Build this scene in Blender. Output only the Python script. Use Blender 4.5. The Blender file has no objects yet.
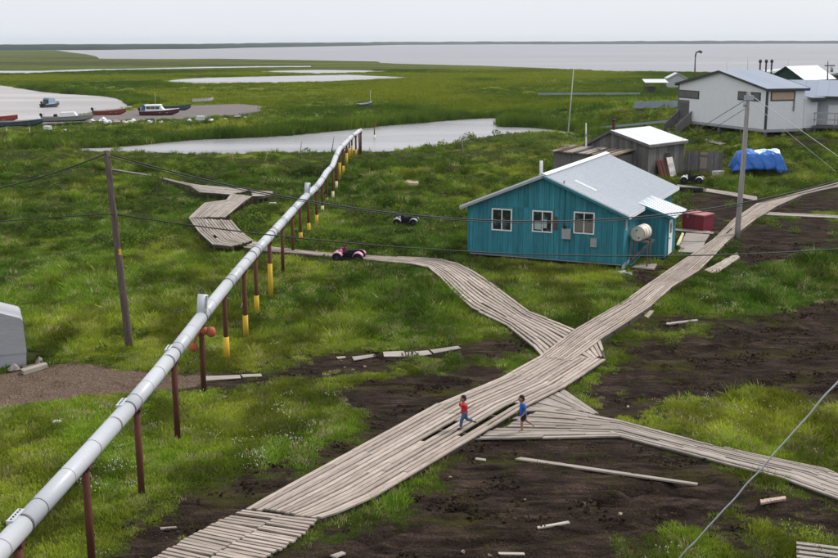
import bpy, math, random
import numpy as np
from mathutils import Vector, Matrix, Quaternion
random.seed(7); RNG = np.random.default_rng(11)
sc = bpy.context.scene
R = math.radians
# ------------------------------------------------------------------ camera
F, CX, CY, HOR, CAMH = 1110.0, 419.0, 279.0, 42.0, 12.5
PITCH = math.atan((CY - HOR) / F)
cd = bpy.data.cameras.new('camera'); cam = bpy.data.objects.new('camera', cd)
sc.collection.objects.link(cam); sc.camera = cam
cd.sensor_width = 36.0; cd.lens = F * 36.0 / 838.0; cd.clip_start = 0.5; cd.clip_end = 30000
cam.location = (0, 0, CAMH); cam.rotation_euler = (Matrix.Rotation(math.pi / 2 - PITCH, 3, 'X') @ Matrix.Rotation(R(-0.15), 3, 'Z')).to_euler()
# ------------------------------------------------------------------ sky, sun, exposure
SUN_EL, SUN_AZ = R(48), R(62)          # azimuth clockwise from +Y
w = bpy.data.worlds.new('World'); sc.world = w; w.use_nodes = True
nt = w.node_tree; nt.nodes.clear()
sky = nt.nodes.new('ShaderNodeTexSky'); sky.sky_type = 'NISHITA'; sky.sun_disc = False
sky.sun_elevation = SUN_EL; sky.sun_rotation = SUN_AZ; sky.dust_density = 3.0
cl = nt.nodes.new('ShaderNodeTexNoise'); cl.inputs['Scale'].default_value = 1.6; cl.inputs['Detail'].default_value = 5
tcw = nt.nodes.new('ShaderNodeTexCoord'); mpw = nt.nodes.new('ShaderNodeMapping'); mpw.inputs['Scale'].default_value = (1, 1, 5)
nt.links.new(tcw.outputs['Generated'], mpw.inputs['Vector']); nt.links.new(mpw.outputs['Vector'], cl.inputs['Vector'])
rmp = nt.nodes.new('ShaderNodeValToRGB'); rmp.color_ramp.elements[0].position = 0.3; rmp.color_ramp.elements[1].position = 0.75
rmp.color_ramp.elements[0].color = (8.2, 8.5, 9.1, 1); rmp.color_ramp.elements[1].color = (8.9, 9.15, 9.6, 1)
nt.links.new(cl.outputs['Fac'], rmp.inputs['Fac'])
mxw = nt.nodes.new('ShaderNodeMix'); mxw.data_type = 'RGBA'; mxw.inputs[0].default_value = 0.9
sxw = nt.nodes.new('ShaderNodeSeparateXYZ'); nt.links.new(tcw.outputs['Generated'], sxw.inputs[0])   # overcast dome: brighter towards the zenith
grw = nt.nodes.new('ShaderNodeMapRange'); grw.inputs['From Min'].default_value = 0.0; grw.inputs['From Max'].default_value = 1.0; grw.inputs['To Min'].default_value = 1.0; grw.inputs['To Max'].default_value = 1.5
nt.links.new(sxw.outputs['Z'], grw.inputs['Value'])
vmw = nt.nodes.new('ShaderNodeVectorMath'); vmw.operation = 'SCALE'; nt.links.new(rmp.outputs['Color'], vmw.inputs[0]); nt.links.new(grw.outputs['Result'], vmw.inputs['Scale'])
nt.links.new(sky.outputs['Color'], mxw.inputs[6]); nt.links.new(vmw.outputs[0], mxw.inputs[7])
bg = nt.nodes.new('ShaderNodeBackground'); bg.inputs['Strength'].default_value = 0.086
wo = nt.nodes.new('ShaderNodeOutputWorld')
nt.links.new(mxw.outputs[2], bg.inputs['Color']); nt.links.new(bg.outputs['Background'], wo.inputs['Surface'])
sl = bpy.data.lights.new('sun', 'SUN'); sl.energy = 2.6; sl.angle = R(9); sl.color = (1.0, 0.965, 0.91)
so = bpy.data.objects.new('sun', sl); sc.collection.objects.link(so)
sdir = Vector((math.sin(SUN_AZ) * math.cos(SUN_EL), math.cos(SUN_AZ) * math.cos(SUN_EL), math.sin(SUN_EL)))
so.rotation_euler = (-sdir).to_track_quat('-Z', 'Y').to_euler(); so.location = (0, -20, 60)
vs = sc.view_settings; vs.view_transform = 'Standard'; vs.look = 'None'; vs.exposure = 0.27; vs.gamma = 1.0
sc.render.engine = 'CYCLES'
sc.cycles.max_bounces = 5; sc.cycles.diffuse_bounces = 2; sc.cycles.glossy_bounces = 2
sc.cycles.transmission_bounces = 2; sc.cycles.transparent_max_bounces = 4; sc.cycles.volume_bounces = 0

# ------------------------------------------------------------------ maths helpers
def ss(a, b, x):
    t = np.clip((np.asarray(x, float) - a) / (b - a), 0, 1); return t * t * (3 - 2 * t)
def _h(ix, iy, seed):
    n = (ix * 374761393 + iy * 668265263 + seed * 974634777) & 0xFFFFFFFF
    n = ((n ^ (n >> 13)) * 1274126177) & 0xFFFFFFFF
    return ((n ^ (n >> 16)) & 0xFFFF) / 65535.0
def vnoise(x, y, seed=0):
    x = np.asarray(x, float); y = np.asarray(y, float)
    ix = np.floor(x).astype(np.int64); iy = np.floor(y).astype(np.int64)
    fx = x - ix; fy = y - iy; fx = fx * fx * (3 - 2 * fx); fy = fy * fy * (3 - 2 * fy)
    a = _h(ix, iy, seed); b = _h(ix + 1, iy, seed); c = _h(ix, iy + 1, seed); d = _h(ix + 1, iy + 1, seed)
    return (a * (1 - fx) + b * fx) * (1 - fy) + (c * (1 - fx) + d * fx) * fy
def fbm(x, y, seed=0, o=4):
    s = 0; a = 0.5; t = 0
    for k in range(o):
        s = s + a * vnoise(x * 2 ** k + 17.3 * k, y * 2 ** k - 9.1 * k, seed + k); t += a; a *= 0.5
    return s / t
MOUND = 3.0
def mound(x, y):
    return MOUND * ss(16, 40, x) * ss(80, 122, y) * (1 - ss(170, 260, y))
cp, sp = math.cos(PITCH), math.sin(PITCH)
ROLL = R(0.15); cr, sr = math.cos(ROLL), math.sin(ROLL)
def ray(px, py):
    u = (px - CX) / F; v = (CY - py) / F
    u, v = u * cr - v * sr * -1, v * cr + u * sr * -1
    return np.array([u, cp + v * sp, -sp + v * cp])
def G(px, py, dz=0.0):
    d = ray(px, py); t = (dz - CAMH) / d[2]
    for _ in range(40):
        P = d * t; t = (dz + float(mound(P[0], P[1])) - CAMH) / d[2]
    P = d * t; return Vector((P[0], P[1], P[2] + CAMH))
def Zat(P, py):                       # height above which point (x,y) projects to image row py
    lo, hi = -5.0, 40.0
    for _ in range(50):
        m = (lo + hi) / 2
        if proj((P[0], P[1], m))[1] > py: lo = m
        else: hi = m
    return lo
def proj(P):
    x, y, z = P[0], P[1], P[2] - CAMH
    c = y * cp - z * sp; v = y * sp + z * cp
    u, v = x / c, v / c
    u, v = u * cr - v * sr, v * cr + u * sr
    return (CX + F * u, CY - F * v)
def onplane(px, py, O, n):            # ray / plane
    d = Vector(ray(px, py)); C = Vector((0, 0, CAMH)); n = Vector(n)
    return C + d * ((Vector(O) - C).dot(n) / d.dot(n))
def atdepth(px, py, y):
    d = ray(px, py); t = y / d[1]; return Vector((d[0] * t, y, CAMH + d[2] * t))
def psd(X, Y, poly):                  # signed distance to polygon, negative inside
    X = np.asarray(X, float); Y = np.asarray(Y, float)
    d2 = np.full(X.shape, 1e18); ins = np.zeros(X.shape, bool); n = len(poly)
    for i in range(n):
        ax, ay = poly[i][0], poly[i][1]; bx, by = poly[(i + 1) % n][0], poly[(i + 1) % n][1]
        ex, ey = bx - ax, by - ay; L = ex * ex + ey * ey + 1e-12
        t = np.clip(((X - ax) * ex + (Y - ay) * ey) / L, 0, 1)
        d2 = np.minimum(d2, (X - ax - t * ex) ** 2 + (Y - ay - t * ey) ** 2)
        c = ((ay > Y) != (by > Y)) & (X < ex * (Y - ay) / (ey if abs(ey) > 1e-12 else 1e-12) + ax)
        ins ^= c
    d = np.sqrt(d2); return np.where(ins, -d, d)
def psd_b(X, Y, poly, m=6.0):         # the same, limited to the polygon's neighbourhood
    P = np.array([(p[0], p[1]) for p in poly]); out = np.full(np.shape(X), 99.0)
    k = (X > P[:, 0].min() - m) & (X < P[:, 0].max() + m) & (Y > P[:, 1].min() - m) & (Y < P[:, 1].max() + m)
    if k.any(): out[k] = psd(X[k], Y[k], poly)
    return out
def gpoly(pts, dz=0.0): return [G(x, y, dz)[:2] for x, y in pts]

# ------------------------------------------------------------------ scene helpers
COL = sc.collection
def tag(o, label=None, cat=None, group=None, kind=None):
    if label: o['label'] = label
    if cat: o['category'] = cat
    if group: o['group'] = group
    if kind: o['kind'] = kind
    return o
def empty(name, loc=(0, 0, 0), rz=0.0, label=None, cat=None, group=None, kind=None):
    o = bpy.data.objects.new(name, None); COL.objects.link(o); o.empty_display_size = 0.2
    o.location = loc; o.rotation_euler = (0, 0, rz)
    return tag(o, label, cat, group, kind)
class MB:
    def __init__(s): s.v = []; s.f = []; s.smooth = set()
    def add(s, vs, fs, smooth=False):
        b = len(s.v); s.v += [tuple(v) for v in vs]
        for f in fs:
            if smooth: s.smooth.add(len(s.f))
            s.f.append(tuple(b + i for i in f))
        return s
    def hexa(s, p):                   # 4 bottom, 4 top
        return s.add(p, [(3, 2, 1, 0), (4, 5, 6, 7), (0, 1, 5, 4), (1, 2, 6, 5), (2, 3, 7, 6), (3, 0, 4, 7)])
    def box(s, x0, x1, y0, y1, z0, z1):
        return s.hexa([(x0, y0, z0), (x1, y0, z0), (x1, y1, z0), (x0, y1, z0), (x0, y0, z1), (x1, y0, z1), (x1, y1, z1), (x0, y1, z1)])
    def obox(s, c, size, q=None):     # oriented box
        q = q or Quaternion(); h = Vector(size) / 2; c = Vector(c)
        P = [(-1, -1, -1), (1, -1, -1), (1, 1, -1), (-1, 1, -1), (-1, -1, 1), (1, -1, 1), (1, 1, 1), (-1, 1, 1)]
        return s.hexa([c + q @ Vector((a * h.x, b * h.y, d * h.z)) for a, b, d in P])
    def bar(s, a, b, wx, wz, up=(0, 0, 1)):   # rectangular bar from a to b
        a = Vector(a); b = Vector(b); d = (b - a).normalized(); u = Vector(up)
        if abs(d.dot(u)) > 0.98: u = Vector((1, 0, 0))
        r = d.cross(u).normalized(); t = r.cross(d).normalized(); r *= wx / 2; t *= wz / 2
        return s.hexa([a - r - t, a + r - t, b + r - t, b - r - t, a - r + t, a + r + t, b + r + t, b - r + t])
    def tube(s, pts, rad, n=8, cap=True):
        pts = [Vector(p) for p in pts]; rr = rad if isinstance(rad, (list, tuple)) else [rad] * len(pts)
        b = len(s.v); pr = None
        for i, p in enumerate(pts):
            d = (pts[min(i + 1, len(pts) - 1)] - pts[max(i - 1, 0)]).normalized()
            if pr is None:
                u = Vector((0, 0, 1)) if abs(d.z) < 0.9 else Vector((1, 0, 0)); r = d.cross(u).normalized()
            else: r = (pr - d * pr.dot(d)).normalized()
            pr = r; t = d.cross(r)
            for k in range(n):
                a = 2 * math.pi * k / n; s.v.append(tuple(p + (r * math.cos(a) + t * math.sin(a)) * rr[i]))
        for i in range(len(pts) - 1):
            for k in range(n):
                s.smooth.add(len(s.f))
                s.f.append((b + i * n + k, b + i * n + (k + 1) % n, b + (i + 1) * n + (k + 1) % n, b + (i + 1) * n + k))
        if cap:
            s.f.append(tuple(b + k for k in reversed(range(n)))); e = b + (len(pts) - 1) * n
            s.f.append(tuple(e + k for k in range(n)))
        return s
    def poly(s, pts, th, nrm):        # extruded planar polygon
        n = len(pts); o = Vector(nrm) * th; pts = [Vector(p) for p in pts]
        s.add(pts + [p + o for p in pts], [tuple(reversed(range(n))), tuple(range(n, 2 * n))] +
              [(i, (i + 1) % n, n + (i + 1) % n, n + i) for i in range(n)]); return s
    def mesh(s, name):
        m = bpy.data.meshes.new(name); m.from_pydata(s.v, [], s.f)
        if s.smooth:
            a = np.zeros(len(s.f), bool); a[list(s.smooth)] = True; m.polygons.foreach_set('use_smooth', a)
        m.update(); return m
    def build(s, name, mat, parent=None, **kw):
        m = s.mesh(name); m.materials.append(mat)
        o = bpy.data.objects.new(name, m); COL.objects.link(o)
        if parent: o.parent = parent
        return tag(o, **kw)
def cube_sphere(rx, ry, rz, n=3, jit=0.0, rnd=None):
    """a lumpy closed blob as verts, faces"""
    vs = []; fs = []; idx = {}
    def vid(p):
        k = tuple(round(c, 4) for c in p)
        if k not in idx:
            d = Vector(p).normalized(); j = 1 + (rnd.uniform(-jit, jit) if rnd else 0)
            idx[k] = len(vs); vs.append((d.x * rx * j, d.y * ry * j, d.z * rz * j))
        return idx[k]
    for ax in range(3):
        for sgn in (-1, 1):
            for i in range(n):
                for j in range(n):
                    q = []
                    for a, b in ((i, j), (i + 1, j), (i + 1, j + 1), (i, j + 1)):
                        c = [0, 0, 0]; c[ax] = sgn; c[(ax + 1) % 3] = -1 + 2 * a / n; c[(ax + 2) % 3] = -1 + 2 * b / n
                        q.append(vid(c))
                    fs.append(tuple(q if sgn > 0 else reversed(q)))
    return vs, fs

# ------------------------------------------------------------------ materials
def nodes_of(m):
    m.use_nodes = True; t = m.node_tree; t.nodes.clear()
    o = t.nodes.new('ShaderNodeOutputMaterial'); b = t.nodes.new('ShaderNodeBsdfPrincipled')
    t.links.new(b.outputs[0], o.inputs['Surface']); return t, b, o
def nd(t, typ, ins=None, **kw):
    n = t.nodes.new(typ)
    for k, v in kw.items(): setattr(n, k, v)
    for k, v in (ins or {}).items():
        if hasattr(v, 'is_linked') and not isinstance(v, (int, float, tuple)): t.links.new(v, n.inputs[k])
        else: n.inputs[k].default_value = v
    return n
def mix(t, fac, a, b, blend='MIX'):
    n = t.nodes.new('ShaderNodeMix'); n.data_type = 'RGBA'; n.blend_type = blend
    for i, v in ((0, fac), (6, a), (7, b)):
        if isinstance(v, (int, float)): n.inputs[i].default_value = v
        elif isinstance(v, tuple): n.inputs[i].default_value = v if len(v) == 4 else v + (1,)
        else: t.links.new(v, n.inputs[i])
    return n.outputs[2]
def mth(t, op, a, b=0.0, clamp=False):
    n = t.nodes.new('ShaderNodeMath'); n.operation = op; n.use_clamp = clamp
    for i, v in ((0, a), (1, b)):
        if isinstance(v, (int, float)): n.inputs[i].default_value = v
        else: t.links.new(v, n.inputs[i])
    return n.outputs[0]
def ramp(t, fac, stops):
    n = t.nodes.new('ShaderNodeValToRGB'); e = n.color_ramp.elements
    while len(e) < len(stops): e.new(0.5)
    for i, (p, c) in enumerate(stops):
        e[i].position = p; e[i].color = c if len(c) == 4 else tuple(c) + (1,)
    t.links.new(fac, n.inputs['Fac']); return n.outputs['Color']
def noise(t, vec, scale, detail=4, rough=0.55, stretch=None):
    if stretch:
        mp = nd(t, 'ShaderNodeMapping', {'Scale': stretch}); t.links.new(vec, mp.inputs['Vector']); vec = mp.outputs['Vector']
    n = t.nodes.new('ShaderNodeTexNoise'); n.inputs['Scale'].default_value = scale; n.inputs['Detail'].default_value = detail
    n.inputs['Roughness'].default_value = rough; t.links.new(vec, n.inputs['Vector']); return n.outputs['Fac']
def bump(t, b, h, strength=0.4, dist=0.02):
    n = nd(t, 'ShaderNodeBump', {'Strength': strength, 'Distance': dist}); t.links.new(h, n.inputs['Height'])
    t.links.new(n.outputs['Normal'], b.inputs['Normal'])
MATS = {}
def paint(name, col, rough=0.6, metal=0.0, dirt=0.25, dcol=(0.12, 0.10, 0.08), scale=1.5, stretch=(1, 1, 0.35), bmp=0.15, var=0.12, perobj=0.0):
    """weathered plain surface: mottled tone, streaky grime, faint relief"""
    if name in MATS: return MATS[name]
    m = bpy.data.materials.new(name); t, b, o = nodes_of(m)
    tc = nd(t, 'ShaderNodeTexCoord').outputs['Object']
    n1 = noise(t, tc, scale, 5, 0.6, stretch); n2 = noise(t, tc, scale * 9, 4, 0.6, stretch)
    c = mix(t, 1.0, col, ramp(t, n2, [(0.25, (1 - var,) * 3), (0.8, (1 + var,) * 3)]), 'MULTIPLY')
    c = mix(t, mth(t, 'MULTIPLY', ramp(t, n1, [(0.45, (0, 0, 0)), (0.8, (1, 1, 1))]), dirt), c, dcol)
    if perobj:
        oi = nd(t, 'ShaderNodeObjectInfo').outputs['Random']
        c = mix(t, 1.0, c, ramp(t, oi, [(0.0, (1 - perobj,) * 3), (1.0, (1 + perobj,) * 3)]), 'MULTIPLY')
    t.links.new(c, b.inputs['Base Color']); b.inputs['Roughness'].default_value = rough; b.inputs['Metallic'].default_value = metal; b.inputs['Specular IOR Level'].default_value = .15 if rough > .55 else .4
    if bmp: bump(t, b, n2, bmp, 0.01)
    MATS[name] = m; return m
def wood(name, c0, c1, perobj=0.2, rough=0.85, axis='uv', grain=1.0):
    if name in MATS: return MATS[name]
    m = bpy.data.materials.new(name); t, b, o = nodes_of(m)
    tc = nd(t, 'ShaderNodeTexCoord'); oi = nd(t, 'ShaderNodeObjectInfo').outputs['Random']
    v = tc.outputs['UV'] if axis == 'uv' else tc.outputs['Object']
    st = {'uv': (14, 0.9, 1), 'x': (0.7, 12, 12), 'y': (12, 0.7, 12), 'z': (12, 12, 0.7)}[axis]
    off = nd(t, 'ShaderNodeVectorMath', operation='ADD'); t.links.new(v, off.inputs[0])
    cmb = nd(t, 'ShaderNodeCombineXYZ'); t.links.new(mth(t, 'MULTIPLY', oi, 37.0), cmb.inputs[0]); t.links.new(mth(t, 'MULTIPLY', oi, 91.0), cmb.inputs[1])
    t.links.new(cmb.outputs[0], off.inputs[1])
    g = noise(t, off.outputs[0], 2.2 * grain, 6, 0.65, st); l = noise(t, off.outputs[0], 1.3, 3, 0.5)
    c = ramp(t, g, [(0.28, c0), (0.7, c1)])
    c = mix(t, mth(t, 'MULTIPLY', ramp(t, l, [(0.45, (0, 0, 0)), (0.75, (1, 1, 1))]), 0.3), c, tuple(0.6 * (a + bb) / 2 for a, bb in zip(c0, c1)))
    c = mix(t, 1.0, c, ramp(t, oi, [(0.0, (1 - perobj,) * 3), (0.5, (1.0, 0.985, 0.96)), (1.0, (1 + perobj,) * 3)]), 'MULTIPLY')
    if axis == 'uv':                     # mud trodden over neighbouring boards
        gp = nd(t, 'ShaderNodeNewGeometry').outputs['Position']; c = mix(t, mth(t, 'MULTIPLY', ramp(t, noise(t, gp, .55, 6, .7), [(.5, (0, 0, 0)), (.72, (1, 1, 1))]), .5), c, (.13, .10, .08))
    t.links.new(c, b.inputs['Base Color']); b.inputs['Roughness'].default_value = rough; b.inputs['Specular IOR Level'].default_value = .12
    bump(t, b, g, 0.5, 0.01); MATS[name] = m; return m
def glass(name, col=(0.015, 0.02, 0.022)):
    if name in MATS: return MATS[name]
    m = bpy.data.materials.new(name); t, b, o = nodes_of(m)
    tc = nd(t, 'ShaderNodeTexCoord').outputs['Object']
    t.links.new(mix(t, ramp(t, noise(t, tc, 2.5, 2), [(0.5, (0, 0, 0)), (0.62, (1, 1, 1))]), col, tuple(4 * c for c in col)), b.inputs['Base Color'])
    b.inputs['Roughness'].default_value = 0.08; MATS[name] = m; return m
M_PLANK = wood('weathered_plank', (0.215, 0.175, 0.148), (0.45, 0.385, 0.33), 0.2)
M_PLANK2 = wood('grey_plank', (0.175, 0.15, 0.132), (0.38, 0.335, 0.29), 0.2)
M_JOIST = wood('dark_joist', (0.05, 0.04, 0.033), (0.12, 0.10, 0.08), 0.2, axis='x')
M_GREYWOOD = wood('grey_board', (0.06, 0.057, 0.056), (0.19, 0.18, 0.175), 0.3, axis='z')
M_POLE = wood('pole_wood', (0.04, 0.03, 0.026), (0.15, 0.115, 0.098), 0.1, axis='z')
M_POLEGREY = wood('pole_wood_grey', (0.17, 0.155, 0.15), (0.36, 0.34, 0.33), 0.1, axis='z')
M_PLY = wood('plywood_sheet', (0.19, 0.165, 0.15), (0.36, 0.325, 0.295), 0.15, axis='x', grain=0.6)
M_TEAL = wood('teal_siding', (0.018, 0.125, 0.165), (0.055, 0.245, 0.295), 0.17, 0.7, axis='z', grain=0.5)
M_TEAL2 = paint('teal_trim', (0.025, 0.165, 0.21), 0.7, dirt=0.3)
M_WHITE = paint('white_paint', (0.66, 0.66, 0.65), 0.6, dirt=0.15)
M_RIB = paint('roof_rib', (0.50, 0.525, 0.56), 0.5, dirt=.1)  # darker than the roof panels: shading of the ribs put into the colour
M_ROOF = paint('pale_metal_roof', (0.70, 0.73, 0.76), 0.45, 0.0, dirt=0.18, dcol=(0.42, 0.43, 0.45), scale=0.7, stretch=(1, 1, 1), bmp=0.05, var=0.06, perobj=0.035)
M_ROOFBLUE = paint('slate_blue_roof', (0.20, 0.235, 0.30), 0.5, dirt=0.2, dcol=(0.2, 0.21, 0.22), bmp=0.05, perobj=0.04)
M_WHITEROOF = paint('white_roof', (0.52, 0.53, 0.54), 0.5, dirt=0.2, dcol=(0.5, 0.47, 0.43), bmp=0.05)
M_CREAM = paint('cream_wall', (0.66, 0.66, 0.67), 0.7, dirt=0.12, dcol=(0.42, 0.4, 0.38), bmp=0.05, var=0.05)
M_DARKTRIM = paint('charcoal_trim', (0.045, 0.045, 0.05), 0.6)
M_GREYMETAL = paint('grey_metal', (0.3, 0.31, 0.32), 0.5, 0.2)
M_GREENWALL = paint('dark_green_wall', (0.02, 0.05, 0.042), 0.7)
M_BLUE = paint('blue_tarp', (0.012, 0.11, 0.42), 0.45, dirt=0.25, dcol=(0.2, 0.35, 0.6), scale=3, stretch=(1, 1, 1), bmp=0.6)
M_TARPWHITE = paint('bleached_tarp', (0.6, 0.7, 0.8), 0.5, dirt=0.3, dcol=(0.2, 0.35, 0.6), scale=3, stretch=(1, 1, 1), bmp=0.6)
M_REDBOX = paint('dark_red_paint', (0.20, 0.018, 0.035), 0.5, dirt=0.25)
M_RUST = paint('rusty_steel', (0.085, 0.032, 0.022), 0.8, 0.0, dirt=0.45, dcol=(0.14, 0.05, 0.025), scale=3, stretch=(1, 1, 0.4), var=0.25, perobj=0.15)
M_YELLOW = paint('yellow_sleeve', (0.55, 0.36, 0.035), 0.6, dirt=0.4, dcol=(0.3, 0.16, 0.05), scale=5, perobj=0.12)
M_CREAMSLEEVE = paint('cream_sleeve', (0.66, 0.58, 0.34), 0.6, dirt=0.3, dcol=(0.3, 0.2, 0.08), scale=5)
M_ORANGE = paint('orange_plastic', (0.36, 0.10, 0.05), 0.6)
M_BLACK = paint('black_rubber', (0.014, 0.014, 0.016), 0.7, var=0.3)
M_CABLE = paint('black_cable', (0.02, 0.02, 0.022), 0.5, dirt=0)
M_STEELCABLE = paint('bright_cable', (0.62, 0.64, 0.67), 0.45, 0.1, dirt=0.2)
M_CONC = paint('grey_block', (0.34, 0.34, 0.36), 0.85, dirt=0.4, dcol=(0.22, 0.21, 0.21), scale=1.2, stretch=(0.3, 1, 1.6))
M_ALU = paint('aluminium_hull', (0.35, 0.36, 0.37), 0.4, 0.35)
M_GLASS = glass('dark_glass')
M_PINK = paint('pink_plastic', (0.60, 0.27, 0.36), 0.4, dirt=0.5, dcol=(0.7, 0.6, 0.6), scale=4)
M_MAROON = paint('maroon_plastic', (0.11, 0.012, 0.03), 0.4)
def siding(name, col, pitch, axis='z', strength=0.6, dirt=0.15):
    """lapped or corrugated cladding too far off to pick single boards apart: fine relief only"""
    if name in MATS: return MATS[name]
    m = paint(name, col, 0.6, dirt=dirt, dcol=tuple(c * 0.55 for c in col), bmp=0)
    t = m.node_tree; b = [n for n in t.nodes if n.type == 'BSDF_PRINCIPLED'][0]
    tc = nd(t, 'ShaderNodeTexCoord').outputs['Object']; sx = nd(t, 'ShaderNodeSeparateXYZ'); t.links.new(tc, sx.inputs[0])
    s = mth(t, 'FRACT', mth(t, 'DIVIDE', sx.outputs['XYZ'.index(axis.upper())], pitch))
    bump(t, b, s, strength, 0.03); return m
M_SHIPLAP = siding('white_lap_siding', (0.70, 0.705, 0.72), 0.22)
M_GREYLAP = siding('grey_lap_siding', (0.42, 0.43, 0.45), 0.25)

# ------------------------------------------------------------------ ground masks (photo pixels laid on the ground)
SEA_Z = -0.3
W_POND = gpoly([(74,147),(110,146),(148,143),(163,141),(200,138),(240,136.5),(266,135.5),(290,134),(313,131.5),(340,129),(369,126),(395,123.5),(420,121.7),(440,120),(463,118),(490,117),(503,117),(503,120),(499,123.5),(505,125.5),(532,126),(571,127.5),(600,128.5),(596,131),(555,131),(525,132),(505,133),(485,136),(466,139),(450,143),(434,146),(418,147),(400,149.5),(384,151),(350,150),(330,151.5),(287,152.5),(240,153),(200,154),(184,152.5),(140,151.5),(79,150)])
W_RIVER = gpoly([(-200,80),(-60,82),(0,85),(24,88),(45,91),(66,93),(85,94),(105,95.5),(118,97.5),(124,100),(129,103.5),(132,106),(118,109.5),(95,113),(70,116),(40,119.5),(0,124),(-80,131),(-260,140)])
W_LAG1 = gpoly([(163,81),(180,78.6),(200,77.3),(250,76),(300,75),(347,73.9),(380,75.5),(413,77),(400,78.5),(369,80),(330,82),(260,83.3),(200,83.8),(175,82.8)])
W_LAG2 = gpoly([(250,71.6),(275,70.2),(318,69.3),(360,69.8),(392,71),(360,72.8),(318,73.8),(280,73)])
W_STRIP = gpoly([(-300,71.5),(0,70.2),(40,70.3),(90,68.6),(134,68),(200,66.5),(260,65.6),(310,65.4),(310,66.6),(260,67),(200,68),(134,69.2),(90,71.2),(40,73),(0,73.6),(-300,76)])
shore = [(-600,49.2),(58,50.2),(70,52),(87,54),(97,56),(100,58.5),(150,58.9),(220,58.6),(300,59.8),(350,60.8),(379,61.3),(381,62.5),(400,63.5),(420,64),(484,65.5),(540,67.5),(582,69.5),(620,71.5),(671,72),(720,73),(780,74),(838,75),(1000,77),(1400,80)]
SHORE = [tuple(G(x, y)[:2]) for x, y in shore]
W_SEA = SHORE + [(9000, 3000), (9000, 9000), (-9000, 9000), (-9000, SHORE[0][1])]
P_DIRT = [
 (1.0, [(330,535),(400,490),(474,443),(530,440),(560,440),(620,440),(675,455),(725,468),(780,485),(838,505),(900,520),(900,560),(840,540),(800,525),(740,525),(700,530),(650,545),(600,575),(420,600),(250,600),(270,565),(300,548)]),
 (1.0, [(560,395),(600,362),(625,345),(660,340),(700,336),(750,322),(800,305),(880,285),(900,390),(838,402),(790,385),(740,388),(700,395),(650,398),(640,412),(610,416)]),
 (1.0, [(80,575),(120,538),(180,503),(240,484),(290,466),(330,450),(365,420),(372,398),(415,380),(455,376),(480,378),(440,402),(400,424),(340,456),(290,484),(243,511),(200,532),(150,562),(130,580)]),
 (0.8, [(140,372),(200,379),(260,374),(330,356),(400,347),(460,342),(525,336),(530,348),(470,356),(440,364),(400,374),(330,377),(260,388),(200,392),(140,396)]),
 (0.85, [(676,192),(700,190),(735,196),(762,200),(742,222),(716,234),(704,262),(672,260),(674,230)]),
 (0.9, [(728,246),(752,226),(770,214),(800,218),(845,222),(850,246),(800,258),(770,265),(735,268)]),
 (0.8, [(772,206),(800,197),(850,188),(850,212),(800,214),(772,213)]),
 (0.8, [(620,275),(650,262),(676,256),(690,262),(660,285),(636,292)]),
 (0.5, [(330,219),(360,213),(400,211),(470,213),(470,216),(400,215),(365,217),(335,222)]),
 (0.55, [(770,150),(800,148),(845,150),(845,162),(800,165),(770,160)]),
 (0.7, [(640,318),(680,316),(720,322),(690,332),(650,334)]),
]
P_GRAVEL = gpoly([(-60,380),(0,376),(40,368),(75,362),(95,366),(130,369),(165,376),(200,380),(180,392),(120,396),(60,402),(0,410),(-60,416)])
P_MUD = gpoly([(-100,133),(0,126),(50,121),(90,117),(120,112),(140,108),(185,106),(240,103.5),(262,107),(250,114),(200,118),(150,120),(100,121),(50,125),(0,129),(-100,138)])
DIRT_W = [(s, gpoly(p)) for s, p in P_DIRT]

# boardwalk stations: left edge px, right edge px, deck height
BW_MAIN_WIDE = [((243,509),(320,518),.16),((262,498),(338,513),.18),((300,477),(375,497),.2),((350,450),(425,467),.22),((400,423),(480,434),.24),((440,401),(522,408),.26),((500,377),(566,386),.26),((541,355),(607,358),.26)]
BW_MAIN_NARROW = [((538,357),(571,361),.27),((575,329),(602,338),.27),((600,314.5),(627,322),.27),((625,300),(651,306),.27),((650,282),(673,286),.25),((676,264),(699,270),.25),((713,239),(732,237),.25),((734,218),(757,218),.25),((758,202),(777,206),.25),((787,195.5),(802,194.5),.3),((812,188.5),(820,190),.3),((838,182),(841,186),.3),((880,172),(880,176),.3)]
BW_WEST = [((577,329),(541,356),.2),((560,322),(533,346),.2),((530,311),(507,325),.2),((510,296),(490,317),.2),((496,285),(471,308),.2),((484,277),(458,297),.2),((473,270),(449,287),.2),((458,262.5),(440,277),.2),((442,258.8),(428,267),.2),((419,257.2),(411,263.2),.2),((400,256.6),(395,261.8),.2),((370,255),(366,259),.2),((320,252),(320,255),.25),((292,249),(292,252.3),.3),((267,245.5),(262,250.2),.4),((254,240.5),(243,246.5),.5)]
BW_PLAT = [((254,240.5),(232,246),.55),((246,235),(212,244),.6),((239,228.5),(198,231),.65),((232,220),(188,217.5),.7)]
BW_NORTH = [((188,217.5),(225,217),.7),((204,202.5),(237,207),.7),((226,199.5),(244,201),.7),((231,193),(252,196),.7)]
BW_NW = [((231,194.5),(252,189.5),.7),((215,193),(222,186.5),.7),((200,192),(200,184.8),.7),((190,185.5),(190,183.2),.6),((178,182.5),(178,180.8),.4),((150,175.5),(150,174.5),.25),((110,169),(110,168.2),.2)]
BW_SPUR = [((252,196),(250,190),.7),((263,195.6),(262,191),.6),((273,193.5),(273,191.5),.5)]
BW_EAST = [((540,405),(466,439),.10),((556,407.6),(510,438.3),.12),((580,411.5),(560,437),.12),((620,419.5),(620,435.3),.12),((697,440),(671,448.5),.12),((750,452.5),(723,462.5),.12),((827,468),(781,477.5),.12),((842,474),(838,498.5),.12),((890,490),(880,512),.12)]
BW_RAMP = [((556,383),(505,412),.13),((601,414.5),(562,409),.14)]
BW_STUB = [((600,337),(571,361),.2),((606,356),(586,360),.2)]
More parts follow.
